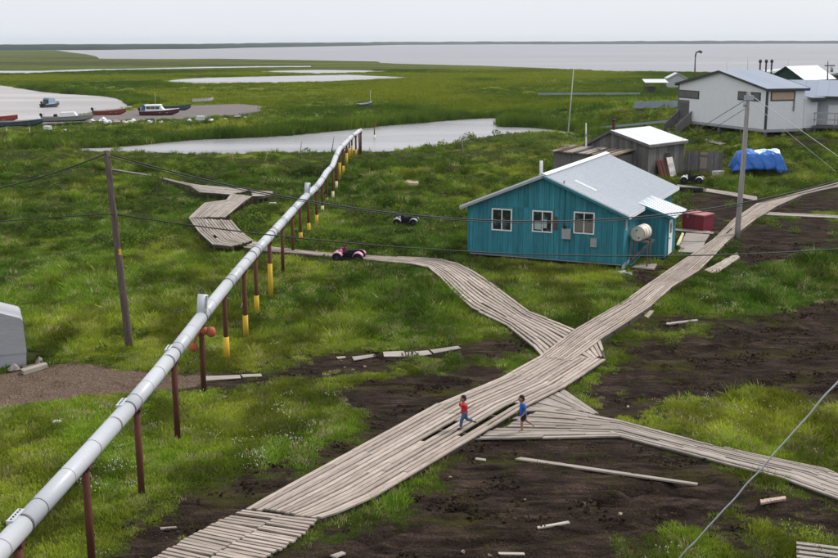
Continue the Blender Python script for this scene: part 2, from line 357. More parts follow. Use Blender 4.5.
BW_CROSS = [((243,509),(320,518),.14),((211,524),(295,540),.14),((183,539),(267,556),.14),((153,558),(238,577),.14),((110,588),(200,604),.14)]
BW_YARD = [((676,184.2),(676,186.6),.15),((700,187.3),(700,190.2),.15),((730,191.6),(730,195),.15),((758,196.5),(758,200.5),.15)]
BW_SIDE = [((764,211.8),(764,214.6),.12),((800,213.2),(800,216.2),.12),((850,215.5),(850,218.6),.12)]
BW_BOX = [((674,227.6),(674,230),.12),((692,229.2),(692,231.8),.12),((715,231.2),(715,233.8),.12)]
BW_EDGE = [((703,270.5),(716,273.5),.12),((720,262),(729,264.5),.12),((737,252),(740,257),.12)]
def bw_poly(st): return [G(*a, z)[:2] for a, b, z in st] + [G(*b, z)[:2] for a, b, z in reversed(st)]
BW_ALL = [bw_poly(s) for s in (BW_MAIN_WIDE, BW_MAIN_NARROW, BW_WEST, BW_PLAT, BW_NORTH, BW_NW, BW_SPUR, BW_EAST, BW_RAMP, BW_STUB, BW_CROSS, BW_YARD, BW_SIDE, BW_BOX, BW_EDGE)]

def water_sd(X, Y):
    d = np.full(np.shape(X), 99.0)
    for p, m in ((W_POND, 30), (W_RIVER, 40), (W_LAG1, 80), (W_LAG2, 80), (W_STRIP, 120)): d = np.minimum(d, psd_b(X, Y, p, m))
    far = Y > 250; s = np.full(np.shape(X), 99.0)
    if far.any(): s[far] = psd(X[far], Y[far], W_SEA)
    return np.minimum(d, s)
def walk_sd(X, Y):
    d = np.full(np.shape(X), 99.0)
    for p in BW_ALL: d = np.minimum(d, psd_b(X, Y, p, 4))
    return d
def dirt_mask(X, Y):
    m = np.zeros(np.shape(X)); n = (fbm(X * 0.35, Y * 0.28, 31) - 0.5) * 4.2 + (fbm(X * 2.0, Y * 1.4, 33) - 0.5) * 2.2
    for i_, (s, p) in enumerate(DIRT_W):
        sd = psd_b(X, Y, p, 8) + n + (.15, .1, -.55, .3)[min(i_, 3)]; m = np.maximum(m, s * ss(1.5, -1.2, sd))
    return m
def full_height(X, Y, wsd, ksd):
    z = mound(X, Y)
    amp = ss(0.2, 2.5, ksd) * ss(20, 30, Y)
    mid = ss(66, 84, Y) * (1 - ss(150, 190, Y)) * (1 - ss(10, 22, X))
    hum = fbm(X * 0.42, Y * 0.33, 5) - 0.5
    z = z + amp * (0.22 * (fbm(X * 0.22, Y * 0.22, 2) - 0.5) + 0.10 * (fbm(X * 1.3, Y * 1.3, 3) - 0.5) + mid * 1.7 * hum)
    far = ss(170, 260, Y)
    z = z + far * 0.5 * (fbm(X * 0.03, Y * 0.02, 8) - 0.45) + far * 0.35 * (fbm(X * 0.25, Y * 0.12, 9) - 0.5)
    bank = ss(0.5, -2.2, wsd + 0.0) if np.ndim(wsd) else ss(0.5, -2.2, wsd)
    sc_ = 1 + ss(200, 600, Y) * 4
    bank = ss(0.6 * sc_, -1.4 * sc_, wsd)
    z = np.where(wsd < 12, z * (1 - ss(12, 2, wsd) * 0.85), z)
    return z * (1 - bank) + bank * (-1.6)
RUT_PX = [[(330,545),(450,500),(600,490),(720,500),(850,515)], [(340,553),(460,511),(600,502),(720,512),(850,528)], [(560,400),(640,372),(720,365),(850,345)], [(590,385),(660,357),(740,345),(850,318)], [(600,407),(700,386),(850,378)], [(400,545),(560,538),(700,514)], [(430,522),(520,520),(620,500),(700,478)], [(640,352),(720,342),(850,300)]]
RUTS = [[tuple(G(a, b)[:2]) for a, b in ln] for ln in RUT_PX]
def dirt_relief(X, Y, drt, ksd):
    out = np.zeros(np.shape(X)); k = drt > .02
    if not k.any(): return out
    x, y, d, ks = X[k], Y[k], drt[k], ksd[k]
    rut = np.sin((y * 1.6 + x * 0.35 + 3 * fbm(x * 0.2, y * 0.2, 41)) * 2.1)
    z = d * ss(0.1, 1.2, ks) * (0.04 * rut * fbm(x * 0.3, y * 0.3, 43) + 0.22 * (fbm(x * 1.1, y * 2.6, 44) - 0.5)) - d * ss(0, 1, ks) * 0.05
    wob = (fbm(x * .35, y * .35, 47) - .5) * 1.1
    for q in RUTS:                       # wheel tracks pressed into the peat
        dm = np.full(x.shape, 9.0)
        for a, b in zip(q, q[1:]):
            ex_, ey_ = b[0] - a[0], b[1] - a[1]; L_ = ex_ * ex_ + ey_ * ey_; t = np.clip(((x - a[0]) * ex_ + (y - a[1]) * ey_) / L_, 0, 1)
            dm = np.minimum(dm, np.abs(np.hypot(x - a[0] - t * ex_, y - a[1] - t * ey_) + wob))
        z = z + d * ss(.2, 1.0, ks) * (-.13 * np.exp(-(dm / .22) ** 2) + .07 * np.exp(-((dm - .42) / .2) ** 2))
    out[k] = z; return out
def gz(x, y):
    X = np.array([float(x)]); Y = np.array([float(y)])
    k = walk_sd(X, Y); return float((full_height(X, Y, water_sd(X, Y), k) + dirt_relief(X, Y, dirt_mask(X, Y), k))[0])

# ------------------------------------------------------------------ ground sheet
rows = [-25.0, -10.0, 2.0, 10.0, 16.0]
y = 20.0
while y < 6500: rows.append(y); y += max(0.16, y * 0.0062)
rows = np.array(rows); NC = 430
tt = np.linspace(-1, 1, NC)
YY = np.repeat(rows[:, None], NC, 1); XX = tt[None, :] * (0.56 * np.maximum(YY, 0) + 16)
Xf, Yf = XX.ravel(), YY.ravel()
wsd = water_sd(Xf, Yf); ksd = walk_sd(Xf, Yf); drt = dirt_mask(Xf, Yf)
Zf = full_height(Xf, Yf, wsd, ksd)
Zf = Zf + dirt_relief(Xf, Yf, drt, ksd)
grv = np.clip(ss(0.8, -0.6, psd_b(Xf, Yf, P_GRAVEL, 8) + (fbm(Xf * 0.6, Yf * 0.6, 51) - 0.5) * 2), 0, 1)
mud = np.clip(ss(2.0, -1.5, psd_b(Xf, Yf, P_MUD, 12) + (fbm(Xf * 0.15, Yf * 0.15, 52) - 0.5) * 5), 0, 1)
mud = np.maximum(mud, ss(0.4, -0.5, wsd))
me = bpy.data.meshes.new('ground'); nr = len(rows)
me.vertices.add(nr * NC); me.vertices.foreach_set('co', np.stack([Xf, Yf, Zf], 1).ravel())
ii = (np.arange(nr - 1)[:, None] * NC + np.arange(NC - 1)[None, :]).ravel()
quads = np.stack([ii, ii + 1, ii + NC + 1, ii + NC], 1).ravel()
nq = len(ii); me.loops.add(nq * 4); me.loops.foreach_set('vertex_index', quads)
me.polygons.add(nq); me.polygons.foreach_set('loop_start', np.arange(nq) * 4); me.polygons.foreach_set('loop_total', np.full(nq, 4))
me.polygons.foreach_set('use_smooth', np.ones(nq, bool)); me.update(calc_edges=True)
for nm, arr in (('dirt', drt), ('gravel', grv), ('mud', mud)):
    a = me.attributes.new(nm, 'FLOAT', 'POINT'); a.data.foreach_set('value', arr.astype(np.float32))
def ground_material():
    m = bpy.data.materials.new('tundra_ground'); t, b, o = nodes_of(m)
    P = nd(t, 'ShaderNodeNewGeometry').outputs['Position']
    at = lambda n: nd(t, 'ShaderNodeAttribute', attribute_name=n).outputs['Fac']
    big = noise(t, P, 0.028, 4, 0.55, (0.55, 1.6, 1)); med = noise(t, P, 0.22, 5, 0.6, (0.7, 1.5, 1)); fine = noise(t, P, 3.5, 5, 0.65); vfine = noise(t, P, 18, 3, 0.6)
    far1 = noise(t, P, 0.012, 5, 0.6, (0.45, 2.2, 1))
    g = ramp(t, big, [(0.30, (0.055, 0.088, 0.012)), (0.45, (0.105, 0.142, 0.014)), (0.56, (0.165, 0.175, 0.016)), (0.72, (0.075, 0.108, 0.016))])
    g = mix(t, ramp(t, far1, [(0.42, (0, 0, 0)), (0.62, (1, 1, 1))]), g, mix(t, med, (0.045, 0.072, 0.014), (0.125, 0.150, 0.018)))
    g = mix(t, 1.0, g, ramp(t, fine, [(0.25, (0.55, 0.55, 0.5)), (0.75, (1.3, 1.3, 1.25))]), 'MULTIPLY')
    sxy = nd(t, 'ShaderNodeSeparateXYZ'); t.links.new(P, sxy.inputs[0])
    fr = nd(t, 'ShaderNodeMapRange', {'From Min': 420.0, 'From Max': 620.0}); t.links.new(sxy.outputs['Y'], fr.inputs['Value'])
    fm = noise(t, P, .006, 6, .62, (.5, 2.6, 1)); g = mix(t, fr.outputs['Result'], g, ramp(t, fm, [(.3, (.03, .04, .016)), (.45, (.05, .062, .02)), (.55, (.10, .115, .022)), (.7, (.055, .05, .03))]))
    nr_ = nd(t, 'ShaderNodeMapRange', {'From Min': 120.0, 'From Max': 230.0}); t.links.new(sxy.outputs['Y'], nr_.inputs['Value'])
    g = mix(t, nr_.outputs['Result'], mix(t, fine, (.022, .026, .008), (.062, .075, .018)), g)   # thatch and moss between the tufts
    peat = ramp(t, noise(t, P, 0.9, 6, 0.7, (0.6, 1.6, 1)), [(0.3, (0.009, 0.007, 0.006)), (0.5, (0.027, 0.0195, 0.016)), (0.72, (0.066, 0.048, 0.038))])
    peat = mix(t, 1.0, peat, ramp(t, vfine, [(0.25, (0.5, 0.5, 0.5)), (0.75, (1.7, 1.65, 1.6))]), 'MULTIPLY')
    peat = mix(t, 1.0, peat, ramp(t, noise(t, P, 2.2, 4, .65, (.35, 2.6, 1)), [(0.35, (0.6,) * 3), (0.65, (1.5, 1.45, 1.4))]), 'MULTIPLY')
    moss = mix(t, fine, (0.035, 0.038, 0.010), (0.075, 0.075, 0.016))
    peat = mix(t, ramp(t, noise(t, P, 0.45, 4, 0.6, (0.5, 1.4, 1)), [(0.55, (0, 0, 0)), (0.68, (0.75,) * 3)]), peat, moss)
    grav = ramp(t, vfine, [(0.3, (0.07, 0.046, 0.034)), (0.6, (0.18, 0.128, 0.095)), (0.75, (0.36, 0.29, 0.24))])
    mudc = mix(t, med, (0.15, 0.13, 0.125), (0.24, 0.21, 0.2))
    dm = mth(t, 'ADD', at('dirt'), mth(t, 'MULTIPLY', mth(t, 'SUBTRACT', fine, 0.5), 0.9))
    c = mix(t, ramp(t, dm, [(0.35, (0, 0, 0)), (0.6, (1, 1, 1))]), g, peat)
    gm = mth(t, 'ADD', at('gravel'), mth(t, 'MULTIPLY', mth(t, 'SUBTRACT', fine, 0.5), 0.9))
    c = mix(t, ramp(t, gm, [(0.35, (0, 0, 0)), (0.65, (1, 1, 1))]), c, grav)
    mm = mth(t, 'ADD', at('mud'), mth(t, 'MULTIPLY', mth(t, 'SUBTRACT', med, 0.5), 0.8))
    c = mix(t, ramp(t, mm, [(0.4, (0, 0, 0)), (0.6, (1, 1, 1))]), c, mudc)
    t.links.new(c, b.inputs['Base Color']); b.inputs['Roughness'].default_value = 0.95
    b.inputs['Specular IOR Level'].default_value = 0.03
    bump(t, b, mth(t, 'ADD', mth(t, 'ADD', fine, mth(t, 'MULTIPLY', vfine, 0.45)), mth(t, 'MULTIPLY', noise(t, P, 1.1, 4, 0.6, (0.5, 2.2, 1)), 1.4)), 1.0, 0.22)
    return m
me.materials.append(ground_material())
ground = bpy.data.objects.new('ground', me); COL.objects.link(ground)
tag(ground, 'green tundra ground with dark peat patches round the boardwalks', 'ground', kind='structure')

# ------------------------------------------------------------------ water
def water_mat(name, col, rough, scale, strength):
    m = bpy.data.materials.new(name); t, b, o = nodes_of(m)
    P = nd(t, 'ShaderNodeNewGeometry').outputs['Position']
    n = noise(t, P, scale, 5, 0.6, (0.6, 1.4, 1)); l = noise(t, P, scale * 0.06, 3, 0.5, (0.4, 1.6, 1))
    t.links.new(mix(t, ramp(t, l, [(.35, (0, 0, 0)), (.65, (1, 1, 1))]), tuple(c * .8 for c in col), tuple(c * 1.3 for c in col)), b.inputs['Base Color'])
    t.links.new(ramp(t, l, [(0.3, (rough * 0.8,) * 3), (0.7, (rough * 1.2,) * 3)]), b.inputs['Roughness'])
    b.inputs['IOR'].default_value = 1.33
    bump(t, b, n, strength, 0.25); b.inputs['Specular IOR Level'].default_value = .5; return m
MW_SEA = water_mat('silty_sea_water', (0.19, 0.187, 0.20), 0.42, 0.12, 0.9)
MW_POND = water_mat('pond_water', (0.22, 0.215, 0.22), 0.27, 0.7, 0.45)
MW_RIVER = water_mat('river_water', (0.27, 0.245, 0.235), 0.4, 0.5, 0.6)
def water_sheet(name, label, poly, z, grow, mat):
    c = np.mean(np.array(poly), 0); pts = []
    n = len(poly)
    for i in range(n):               # push every corner outward under the banks
        a = Vector(poly[i - 1]); p = Vector(poly[i]); q = Vector(poly[(i + 1) % n])
        e1 = (p - a).normalized(); e2 = (q - p).normalized(); nn = Vector((e1.y + e2.y, -e1.x - e2.x))
        nn = nn.normalized() if nn.length > 1e-6 else Vector((0, 0))
        pts.append(p + nn * grow)
    area = sum(poly[i - 1][0] * poly[i][1] - poly[i][0] * poly[i - 1][1] for i in range(n))
    if area < 0: pts = [Vector(poly[i]) * 2 - pts[i] for i in range(n)]; 
    m = MB(); m.add([(p.x, p.y, z) for p in pts], [tuple(range(n)) if area > 0 else tuple(reversed(range(n)))])
    o = m.build(name, mat); tag(o, label, 'water', kind='structure'); return o
water_sheet('pond', 'calm pale grey pond behind the pipeline', W_POND, -0.2, 1.2, MW_POND)
water_sheet('river', 'silty grey river inlet beside the beached boats', W_RIVER, -0.2, 1.5, MW_RIVER)
water_sheet('lagoon', 'long pale lagoon in the marsh', W_LAG1, -0.25, 2, MW_POND)
water_sheet('lagoon', 'small narrow lagoon between marsh and seashore', W_LAG2, -0.25, 3, MW_POND)
water_sheet('channel', 'thin water channel across the far marsh', W_STRIP, -0.27, 3, MW_POND)
m = MB(); S2 = [(x, y - (4 if y < 1500 else 10)) for x, y in SHORE]
sv = [(-12000, SHORE[0][1] - 20, SEA_Z)] + [(x, y, SEA_Z) for x, y in S2] + [(12000, 900, SEA_Z)]
top = [(v[0], 14000, SEA_Z) for v in sv]; n = len(sv)
m.add(sv + top, [(i, i + 1, n + i + 1, n + i) for i in range(n - 1)])
tag(m.build('sea', MW_SEA), 'wide silty grey sea reaching to the far shore', 'sea', kind='structure')
# far shore: a low wooded coast
m = MB(); fs = []; vv = []
fx_ = [(-700, 52.5), (-200, 51.2), (0, 50.2), (100, 49.4), (220, 48.2), (300, 46.4), (400, 44.7), (520, 43.9), (838, 43.3), (1300, 42.2), (1700, 41.2)]
xs = np.linspace(-700, 1700, 300); rw = np.interp(xs, [a for a, b in fx_], [b for a, b in fx_])
for k, (x, r_) in enumerate(zip(xs, rw)):
    P = G(float(x), float(r_) + .5 * float(vnoise(np.array([x * .02]), np.array([.4]), 63)[0])); D_ = Vector((P.x, P.y, 0)).normalized(); far_ = float(ss(2200, 5200, P.y))
    hgt = 9.0 - (1 - far_) * .5 + (2 + far_ * 4) * float(fbm(np.array([x * .012]), np.array([.3]), 61)[0]) + (1 + far_ * 2) * float(vnoise(np.array([x * .15]), np.array([.1]), 62)[0])
    for dd_, hh_ in ((0, -1.5), (12, hgt * .5), (180, hgt), (900, hgt * .9), (2600, -3)): vv.append((P.x + D_.x * dd_, P.y + D_.y * dd_, hh_))
for k in range(len(xs) - 1):
    for j in range(4):
        a = k * 5 + j; fs.append((a, a + 5, a + 6, a + 1))
m.add(vv, fs, True)
M_COAST = paint('far_coast', (0.022, 0.034, 0.03), 0.95, dirt=0.3, dcol=(0.05, 0.06, 0.03), scale=0.004, stretch=(1, 1, 4), bmp=0)
tag(m.build('far_shore', M_COAST), 'low dark far shore along the horizon', 'coast', kind='structure')

# ------------------------------------------------------------------ boardwalks
def uv_mesh(V, Fc, UV, mat, name):
    me = bpy.data.meshes.new(name); me.from_pydata(V, [], Fc); me.materials.append(mat)
    l = me.uv_layers.new(name='UVMap'); d = []
    for f in Fc:
        for i in f: d += UV[i]
    l.data.foreach_set('uv', d); me.update(); return me
def ribbon(st):
    L = [G(*a, z) for a, b, z in st]; Rr = [G(*b, z) for a, b, z in st]
    C = [(a + b) / 2 for a, b in zip(L, Rr)]; S = [0.0]
    for i in range(1, len(C)): S.append(S[-1] + (C[i] - C[i - 1]).length)
    def P(s, u):
        i = 0
        while i < len(S) - 2 and s > S[i + 1]: i += 1
        f = (s - S[i]) / max(1e-6, S[i + 1] - S[i])
        return L[i].lerp(L[i + 1], f).lerp(Rr[i].lerp(Rr[i + 1], f), u)
    return P, S, L, Rr
def boardwalk(st, label, n=12, plen=4.2, gap=0.16, th=0.05, mat=None, across=False, ncol=1, seed=1, jit=0.014, joists=True, ragged=0.35, name='boardwalk', miss=0.012, stagger=0.5, hole=None):
    rnd = random.Random(seed); P, S, L, Rr = ribbon(st); T = S[-1]; mat = mat or M_PLANK
    root = empty(name, P(0, 0.5) * 1.0, 0, label, 'boardwalk', kind='structure'); O = Vector(root.location)
    def plank(ptsL, ptsR, ln, wd):
        V = []; UV = []; Fc = []; k = len(ptsL); dz = rnd.uniform(-jit, jit); acc = 0
        tilt = rnd.uniform(-jit, jit) * 0.6
        for i in range(k):
            if i: acc += (ptsL[i] - ptsL[i - 1]).length
            a, b = ptsL[i] - O, ptsR[i] - O
            e = Vector((0, 0, dz + tilt * (i / max(1, k - 1) - 0.5) * 2)); r = Vector((0, 0, rnd.uniform(-0.004, 0.004)))
            dn = Vector((0, 0, -th))
            V += [a + e, b + e + r, b + e + dn, a + e + dn]; UV += [(0, acc), (wd, acc), (wd, acc), (0, acc)]
        for i in range(k - 1):
            q = 4 * i
            for j in range(4): Fc.append((q + j, q + 4 + j, q + 4 + (j + 1) % 4, q + (j + 1) % 4))
        Fc += [(0, 1, 2, 3), (4 * k - 1, 4 * k - 2, 4 * k - 3, 4 * k - 4)]
        me = uv_mesh(V, Fc, UV, mat, 'plank'); o = bpy.data.objects.new('plank', me); COL.objects.link(o); o.parent = root
    if not across:
        for i in range(n):
            s = -rnd.uniform(0, plen) * stagger; 
            while s < T:
                ln = plen * rnd.uniform(0.85, 1.1); a, b = max(0, s), min(T, s + ln)
                if s <= 0: a = rnd.uniform(0, ragged) * 0.5
                if s + ln >= T: b = T - rnd.uniform(0, ragged) * 0.5
                s += ln
                if b - a < 0.15: continue
                if rnd.random() < miss: b = a + (b - a) * rnd.uniform(.55, .8)
                if hole and hole[0] == i:
                    if a < hole[2] and b > hole[1]:
                        if hole[1] - a > b - hole[2]: b = max(a + .05, min(b, hole[1]))
                        else: a = min(b - .05, max(a, hole[2]))
                if b - a < .2: continue
                ks = [a + 0.006] + [q for q in S if a + 0.3 < q < b - 0.3] + [b - 0.006]
                if len(ks) == 2: ks.insert(1, (ks[0] + ks[1]) / 2)
                g0 = gap * rnd.uniform(0.3, 0.75); g1 = gap * rnd.uniform(0.25, 0.7)
                u0 = (i + g0 / 2) / n; u1 = (i + 1 - g1 / 2) / n
                plank([P(q, u0) for q in ks], [P(q, u1) for q in ks], b - a, 0.17)
    else:
        ns = int(T / 0.165)
        for c in range(ncol):
            for j in range(ns):
                if rnd.random() < miss: continue
                s0 = (j + gap / 2) * T / ns; s1 = (j + 1 - gap * rnd.uniform(0.2, 0.9)) * T / ns
                u0 = c / ncol + rnd.uniform(-0.015, 0.02); u1 = (c + 1) / ncol + rnd.uniform(-0.02, 0.015)
                sh = 0.08 * (c % 2)
                plank([P(s0 + sh, u0), P(s0 + sh, u1)], [P(s1 + sh, u0), P(s1 + sh, u1)], 2, 0.17)
    if joists:
        s = 0.25
        while s < T:
            if across:
                pass
            m = MB(); a, b = P(s, 0.01) - O, P(s, 0.99) - O
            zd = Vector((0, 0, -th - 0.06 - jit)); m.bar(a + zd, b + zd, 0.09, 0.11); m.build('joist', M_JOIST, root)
            s += 1.9
        for u in (0.06, 0.94):       # stringers resting on the ground
            k = [0.02] + [q for q in S if 0.2 < q < T - 0.2] + [T - 0.02]
            for i in range(len(k) - 1):
                a, b = P(k[i], u), P(k[i + 1], u)
                za, zb = gz(a.x, a.y), gz(b.x, b.y)
                m = MB(); w_ = 0.07; a0, b0 = a - O, b - O
                r = (b0 - a0).cross(Vector((0, 0, 1))).normalized() * w_ / 2; tp = Vector((0, 0, -th - jit - 0.004))
                da = Vector((0, 0, min(-0.2, za - 0.08 - a.z))); db = Vector((0, 0, min(-0.2, zb - 0.08 - b.z)))
                if a.z - za < 0.4:
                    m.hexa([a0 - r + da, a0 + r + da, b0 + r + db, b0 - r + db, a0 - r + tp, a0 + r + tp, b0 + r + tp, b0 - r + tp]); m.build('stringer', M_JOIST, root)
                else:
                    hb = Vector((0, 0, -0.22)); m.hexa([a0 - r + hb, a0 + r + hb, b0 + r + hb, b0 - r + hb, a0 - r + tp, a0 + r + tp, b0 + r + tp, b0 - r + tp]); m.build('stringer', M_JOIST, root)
                    for q in (a, (a + b) / 2):
                        m = MB(); q0 = q - O; zq = gz(q.x, q.y) - 0.1 - q.z
                        m.box(q0.x - .05, q0.x + .05, q0.y - .05, q0.y + .05, q0.z + zq, q0.z - 0.2); m.build('leg', M_JOIST, root)
    return root
boardwalk(BW_MAIN_WIDE, 'wide main plank boardwalk that the child in red runs on', 14, 5.2, 0.56, seed=3, stagger=0.3, hole=(11, 7.4, 11.2))
boardwalk(BW_MAIN_NARROW, 'long plank boardwalk leading past the teal house and grey pole', 11, 4.4, 0.72, seed=4)
boardwalk(BW_WEST, 'curving plank boardwalk along the front of the teal house', 11, 3.6, 0.72, seed=5)
boardwalk(BW_PLAT, 'raised plank deck on legs with its edge hanging over grass', 14, 4.5, 0.55, seed=6, mat=M_PLANK2)
boardwalk(BW_NORTH, 'raised plank walk joining two turns beyond the pipeline', 12, 4.2, 0.5, seed=7, mat=M_PLANK2)
boardwalk(BW_NW, 'raised plank landing narrowing into a trail over the tundra', 8, 2.6, 0.4, seed=8, mat=M_PLANK2)
boardwalk(BW_SPUR, 'short dead end plank spur beyond the pipeline', 6, 1.6, 0.26, seed=9, mat=M_PLANK2)
boardwalk(BW_EAST, 'low worn plank boardwalk that the child in blue crosses', 12, 4.0, 0.5, seed=10, mat=M_PLANK2, jit=0.022, ragged=0.9, miss=0.05)
boardwalk(BW_RAMP, 'small plank ramp joining the two lower boardwalks', 8, 3.0, 0.3, seed=11, mat=M_PLANK2)
boardwalk(BW_STUB, 'short plank stub sticking out beside the boardwalk crossing', 7, 2.0, 0.5, seed=12)
boardwalk(BW_CROSS, 'cross planked boardwalk end with some boards broken out', 1, 3, 0.36, seed=13, across=True, ncol=2, mat=M_PLANK, miss=0.05, jit=0.02)
boardwalk(BW_YARD, 'narrow plank path along the yard behind the teal house', 3, 3.2, 0.24, seed=14, mat=M_PLANK2)
boardwalk(BW_SIDE, 'narrow plank path branching off across bare brown soil', 3, 3.2, 0.24, seed=15, mat=M_PLANK2)
boardwalk(BW_BOX, 'narrow plank path in front of the dark red box', 3, 3.2, 0.24, seed=16, mat=M_PLANK2)
boardwalk(BW_EDGE, 'short strip of planks beside the main boardwalk near the grey pole', 4, 2.4, 0.24, seed=17)
#NEXT
# ------------------------------------------------------------------ pipeline on posts
PIPE_PX = [(-40,618),(0,569),(30,532),(60,495),(100,448),(142,401),(150,391),(178,354),(204,318),(208,312),(227,288),(246,265),(257,252),(271,237),(283,223),(293,212),(301,202),(309,194),(317,188),(322,181),(327,172.5),(333,166),(335.5,163),(337.5,150),(341,148.5),(346,143),(352,136.5),(356,134),(360,130.5)]
def pipe_y(x):
    for (a, b), (c, d) in zip(PIPE_PX, PIPE_PX[1:]):
        if a <= x <= c: return b + (d - b) * (x - a) / (c - a)
    return PIPE_PX[-1][1]
POSTS = [(18,650,0),(92,562,0),(142,497,0),(178,440,0),(204,394,0),(227,360,1),(246,338,1),(257,315,1),(271,300,2),(283,272,0),(293,255,0),(301,246,1),(309,237,1),(317,226,1),(322.5,213,3),(327,204,3),(333,196,3),(336.5,188,3),(340,181,2),(343.5,174,1),(347,171,2),(349.5,163,2),(352,160,2),(356,159,1),(359.5,154,0),(361,153.5,0)]
root = empty('pipeline', G(142, 497), 0, 'white insulated pipeline raised on rusty posts over the tundra', 'pipeline'); O = Vector(root.location)
path = []
for x, yb, k in POSTS:
    g = G(x, yb); g.z = gz(g.x, g.y); py = pipe_y(x); zc = Zat(g, py)
    path.append((Vector((g.x, g.y, zc)), g, k))
# plan line of the posts, smoothed; heights already follow the photo
p1_, p2_ = path[1][0], path[2][0]; q0 = p1_ + (p1_ - p2_) * 1.0; path[0] = (q0, Vector((q0.x, q0.y, gz(q0.x, q0.y))), 0)
cp_ = [p for p, g, k in path]; cp_.insert(0, cp_[0] + (cp_[0] - cp_[1]) * 1.5)
M_PIPE = paint('white_pipe_jacket', (0.40, 0.415, 0.44), 0.42, 0.0, dirt=0.45, dcol=(0.42, 0.41, 0.4), scale=1.6, stretch=(1, 1, 1), bmp=0.12, var=0.08, perobj=0.05)
M_BAND = paint('pipe_band', (0.12, 0.12, 0.13), 0.5, 0.4)
PR = 0.23
pts = []
for i in range(len(cp_) - 1):
    a, b = cp_[i], cp_[i + 1]; n = max(1, int((b - a).length / 2.2))
    for j in range(n): pts.append(a.lerp(b, j / n))
pts.append(cp_[-1])
for _ in range(2):
    q = [pts[0]] + [pts[i] * 0.5 + (pts[i - 1] + pts[i + 1]) * 0.25 if pts[i].y < 86 else pts[i] for i in range(1, len(pts) - 1)] + [pts[-1]]; pts = q
rnd = random.Random(5); i = 0
while i < len(pts) - 1:              # sections of jacketed pipe, butted at straps
    j = min(len(pts) - 1, i + 2); far = pts[i].y > 80
    if far: j = min(len(pts) - 1, i + 3)
    m = MB(); rr = PR * rnd.uniform(0.985, 1.0); seg = [pts[k] - O for k in range(i, j + 1)]
    d0 = (seg[1] - seg[0]).normalized() * 0.02; seg[0] = seg[0] + d0
    m.tube(seg, rr, 20, True); sec = m.build('pipe_section', M_PIPE, root)
    d = (pts[min(i + 1, len(pts) - 1)] - pts[i]).normalized(); L = (pts[j] - pts[i]).length
    m = MB(); c = pts[i] - O; m.tube([c - d * 0.03, c + d * 0.03], PR + 0.016, 20); m.build('strap', M_BAND, root)
    if not far:
        for f in (0.1,): 
            m = MB(); c2 = c + d * (f * L + 0.1); m.tube([c2 - d * 0.012, c2 + d * 0.012], PR + 0.009, 20); m.build('strap', M_BAND, root)
        for f in (0.35, 0.6, 0.83):
            m = MB(); c2 = c + d * (f * L); m.tube([c2 - d * 0.014, c2 + d * 0.014], PR + 0.005, 20); m.build('seam', M_GREYMETAL, root)
    i = j
for p, g, k in path:
    h = p.z - PR + 0.02 - g.z; b = g - O; lean = Vector((rnd.uniform(-.05, .05), rnd.uniform(-.05, .05), 0))
    far = g.y > 90; n = 10
    m = MB(); m.tube([b + Vector((0, 0, -0.4)), b + Vector((0, 0, h)) + lean * 0.3], 0.095, n); post = m.build('post', M_RUST, root)
    m = MB(); q = b + Vector((0, 0, h - 0.03)) + lean * 0.3; m.box(q.x - .14, q.x + .14, q.y - .12, q.y + .12, q.z - .05, q.z + .03); m.build('saddle', M_RUST, post)
    if k:
        f = {1: 0.34, 2: 0.62, 3: 0.3}[k] * h; m = MB(); m.tube([b + Vector((0, 0, -0.05)), b + Vector((0, 0, f)) + lean * 0.1], 0.118, n)
        m.build('sleeve', M_CREAMSLEEVE if k == 3 else M_YELLOW, post)
# upright riser with ribbed cap, beside the pipe, and second far one
def riser(px, py, tx, ty):
    c = min(pts, key=lambda p: (Vector(proj(p)) - Vector((px, py))).length); c = c - O
    top = c + Vector((0.06, 0.25, 0.8)); m = MB(); m.tube([c, top], [0.18, 0.19], 16); r_ = m.build('riser', M_PIPE, root)
    for t_ in range(6):
        q = c.lerp(top, 0.5 + 0.09 * t_) + Vector((.15, -.1, 0)); m = MB(); m.obox(q, (.1, .1, .025)); m.build('rib', M_GREYMETAL, r_)
    m = MB(); m.tube([top, top + Vector((0, 0, 0.07))], [0.14, 0.06], 10); m.build('cap', M_BLACK, r_)
riser(206, 314, 210, 293); riser(304, 198, 304, 188)
for px, py in ((30, 515), (112, 424), (170, 355)):   # access boxes strapped on top
    c = min(pts, key=lambda p: (Vector(proj(p)) - Vector((px, py))).length) - O
    k = min(range(len(pts) - 1), key=lambda i: (pts[i] - O - c).length); d = (pts[k + 1] - pts[k]).normalized()
    m = MB(); m.bar(c + Vector((-.12, -.05, PR - 0.02)) - d * 0.3, c + Vector((-.12, -.05, PR - 0.02)) + d * 0.3, 0.16, 0.07); bx_ = m.build('access_box', M_PIPE, root)
    for t_ in range(5): m = MB(); m.obox(c + Vector((-.12, -.05, PR + 0.02)) + d * (t_ - 2) * 0.11, (0.03, 0.03, 0.03)); m.build('bolt', M_BLACK, bx_)
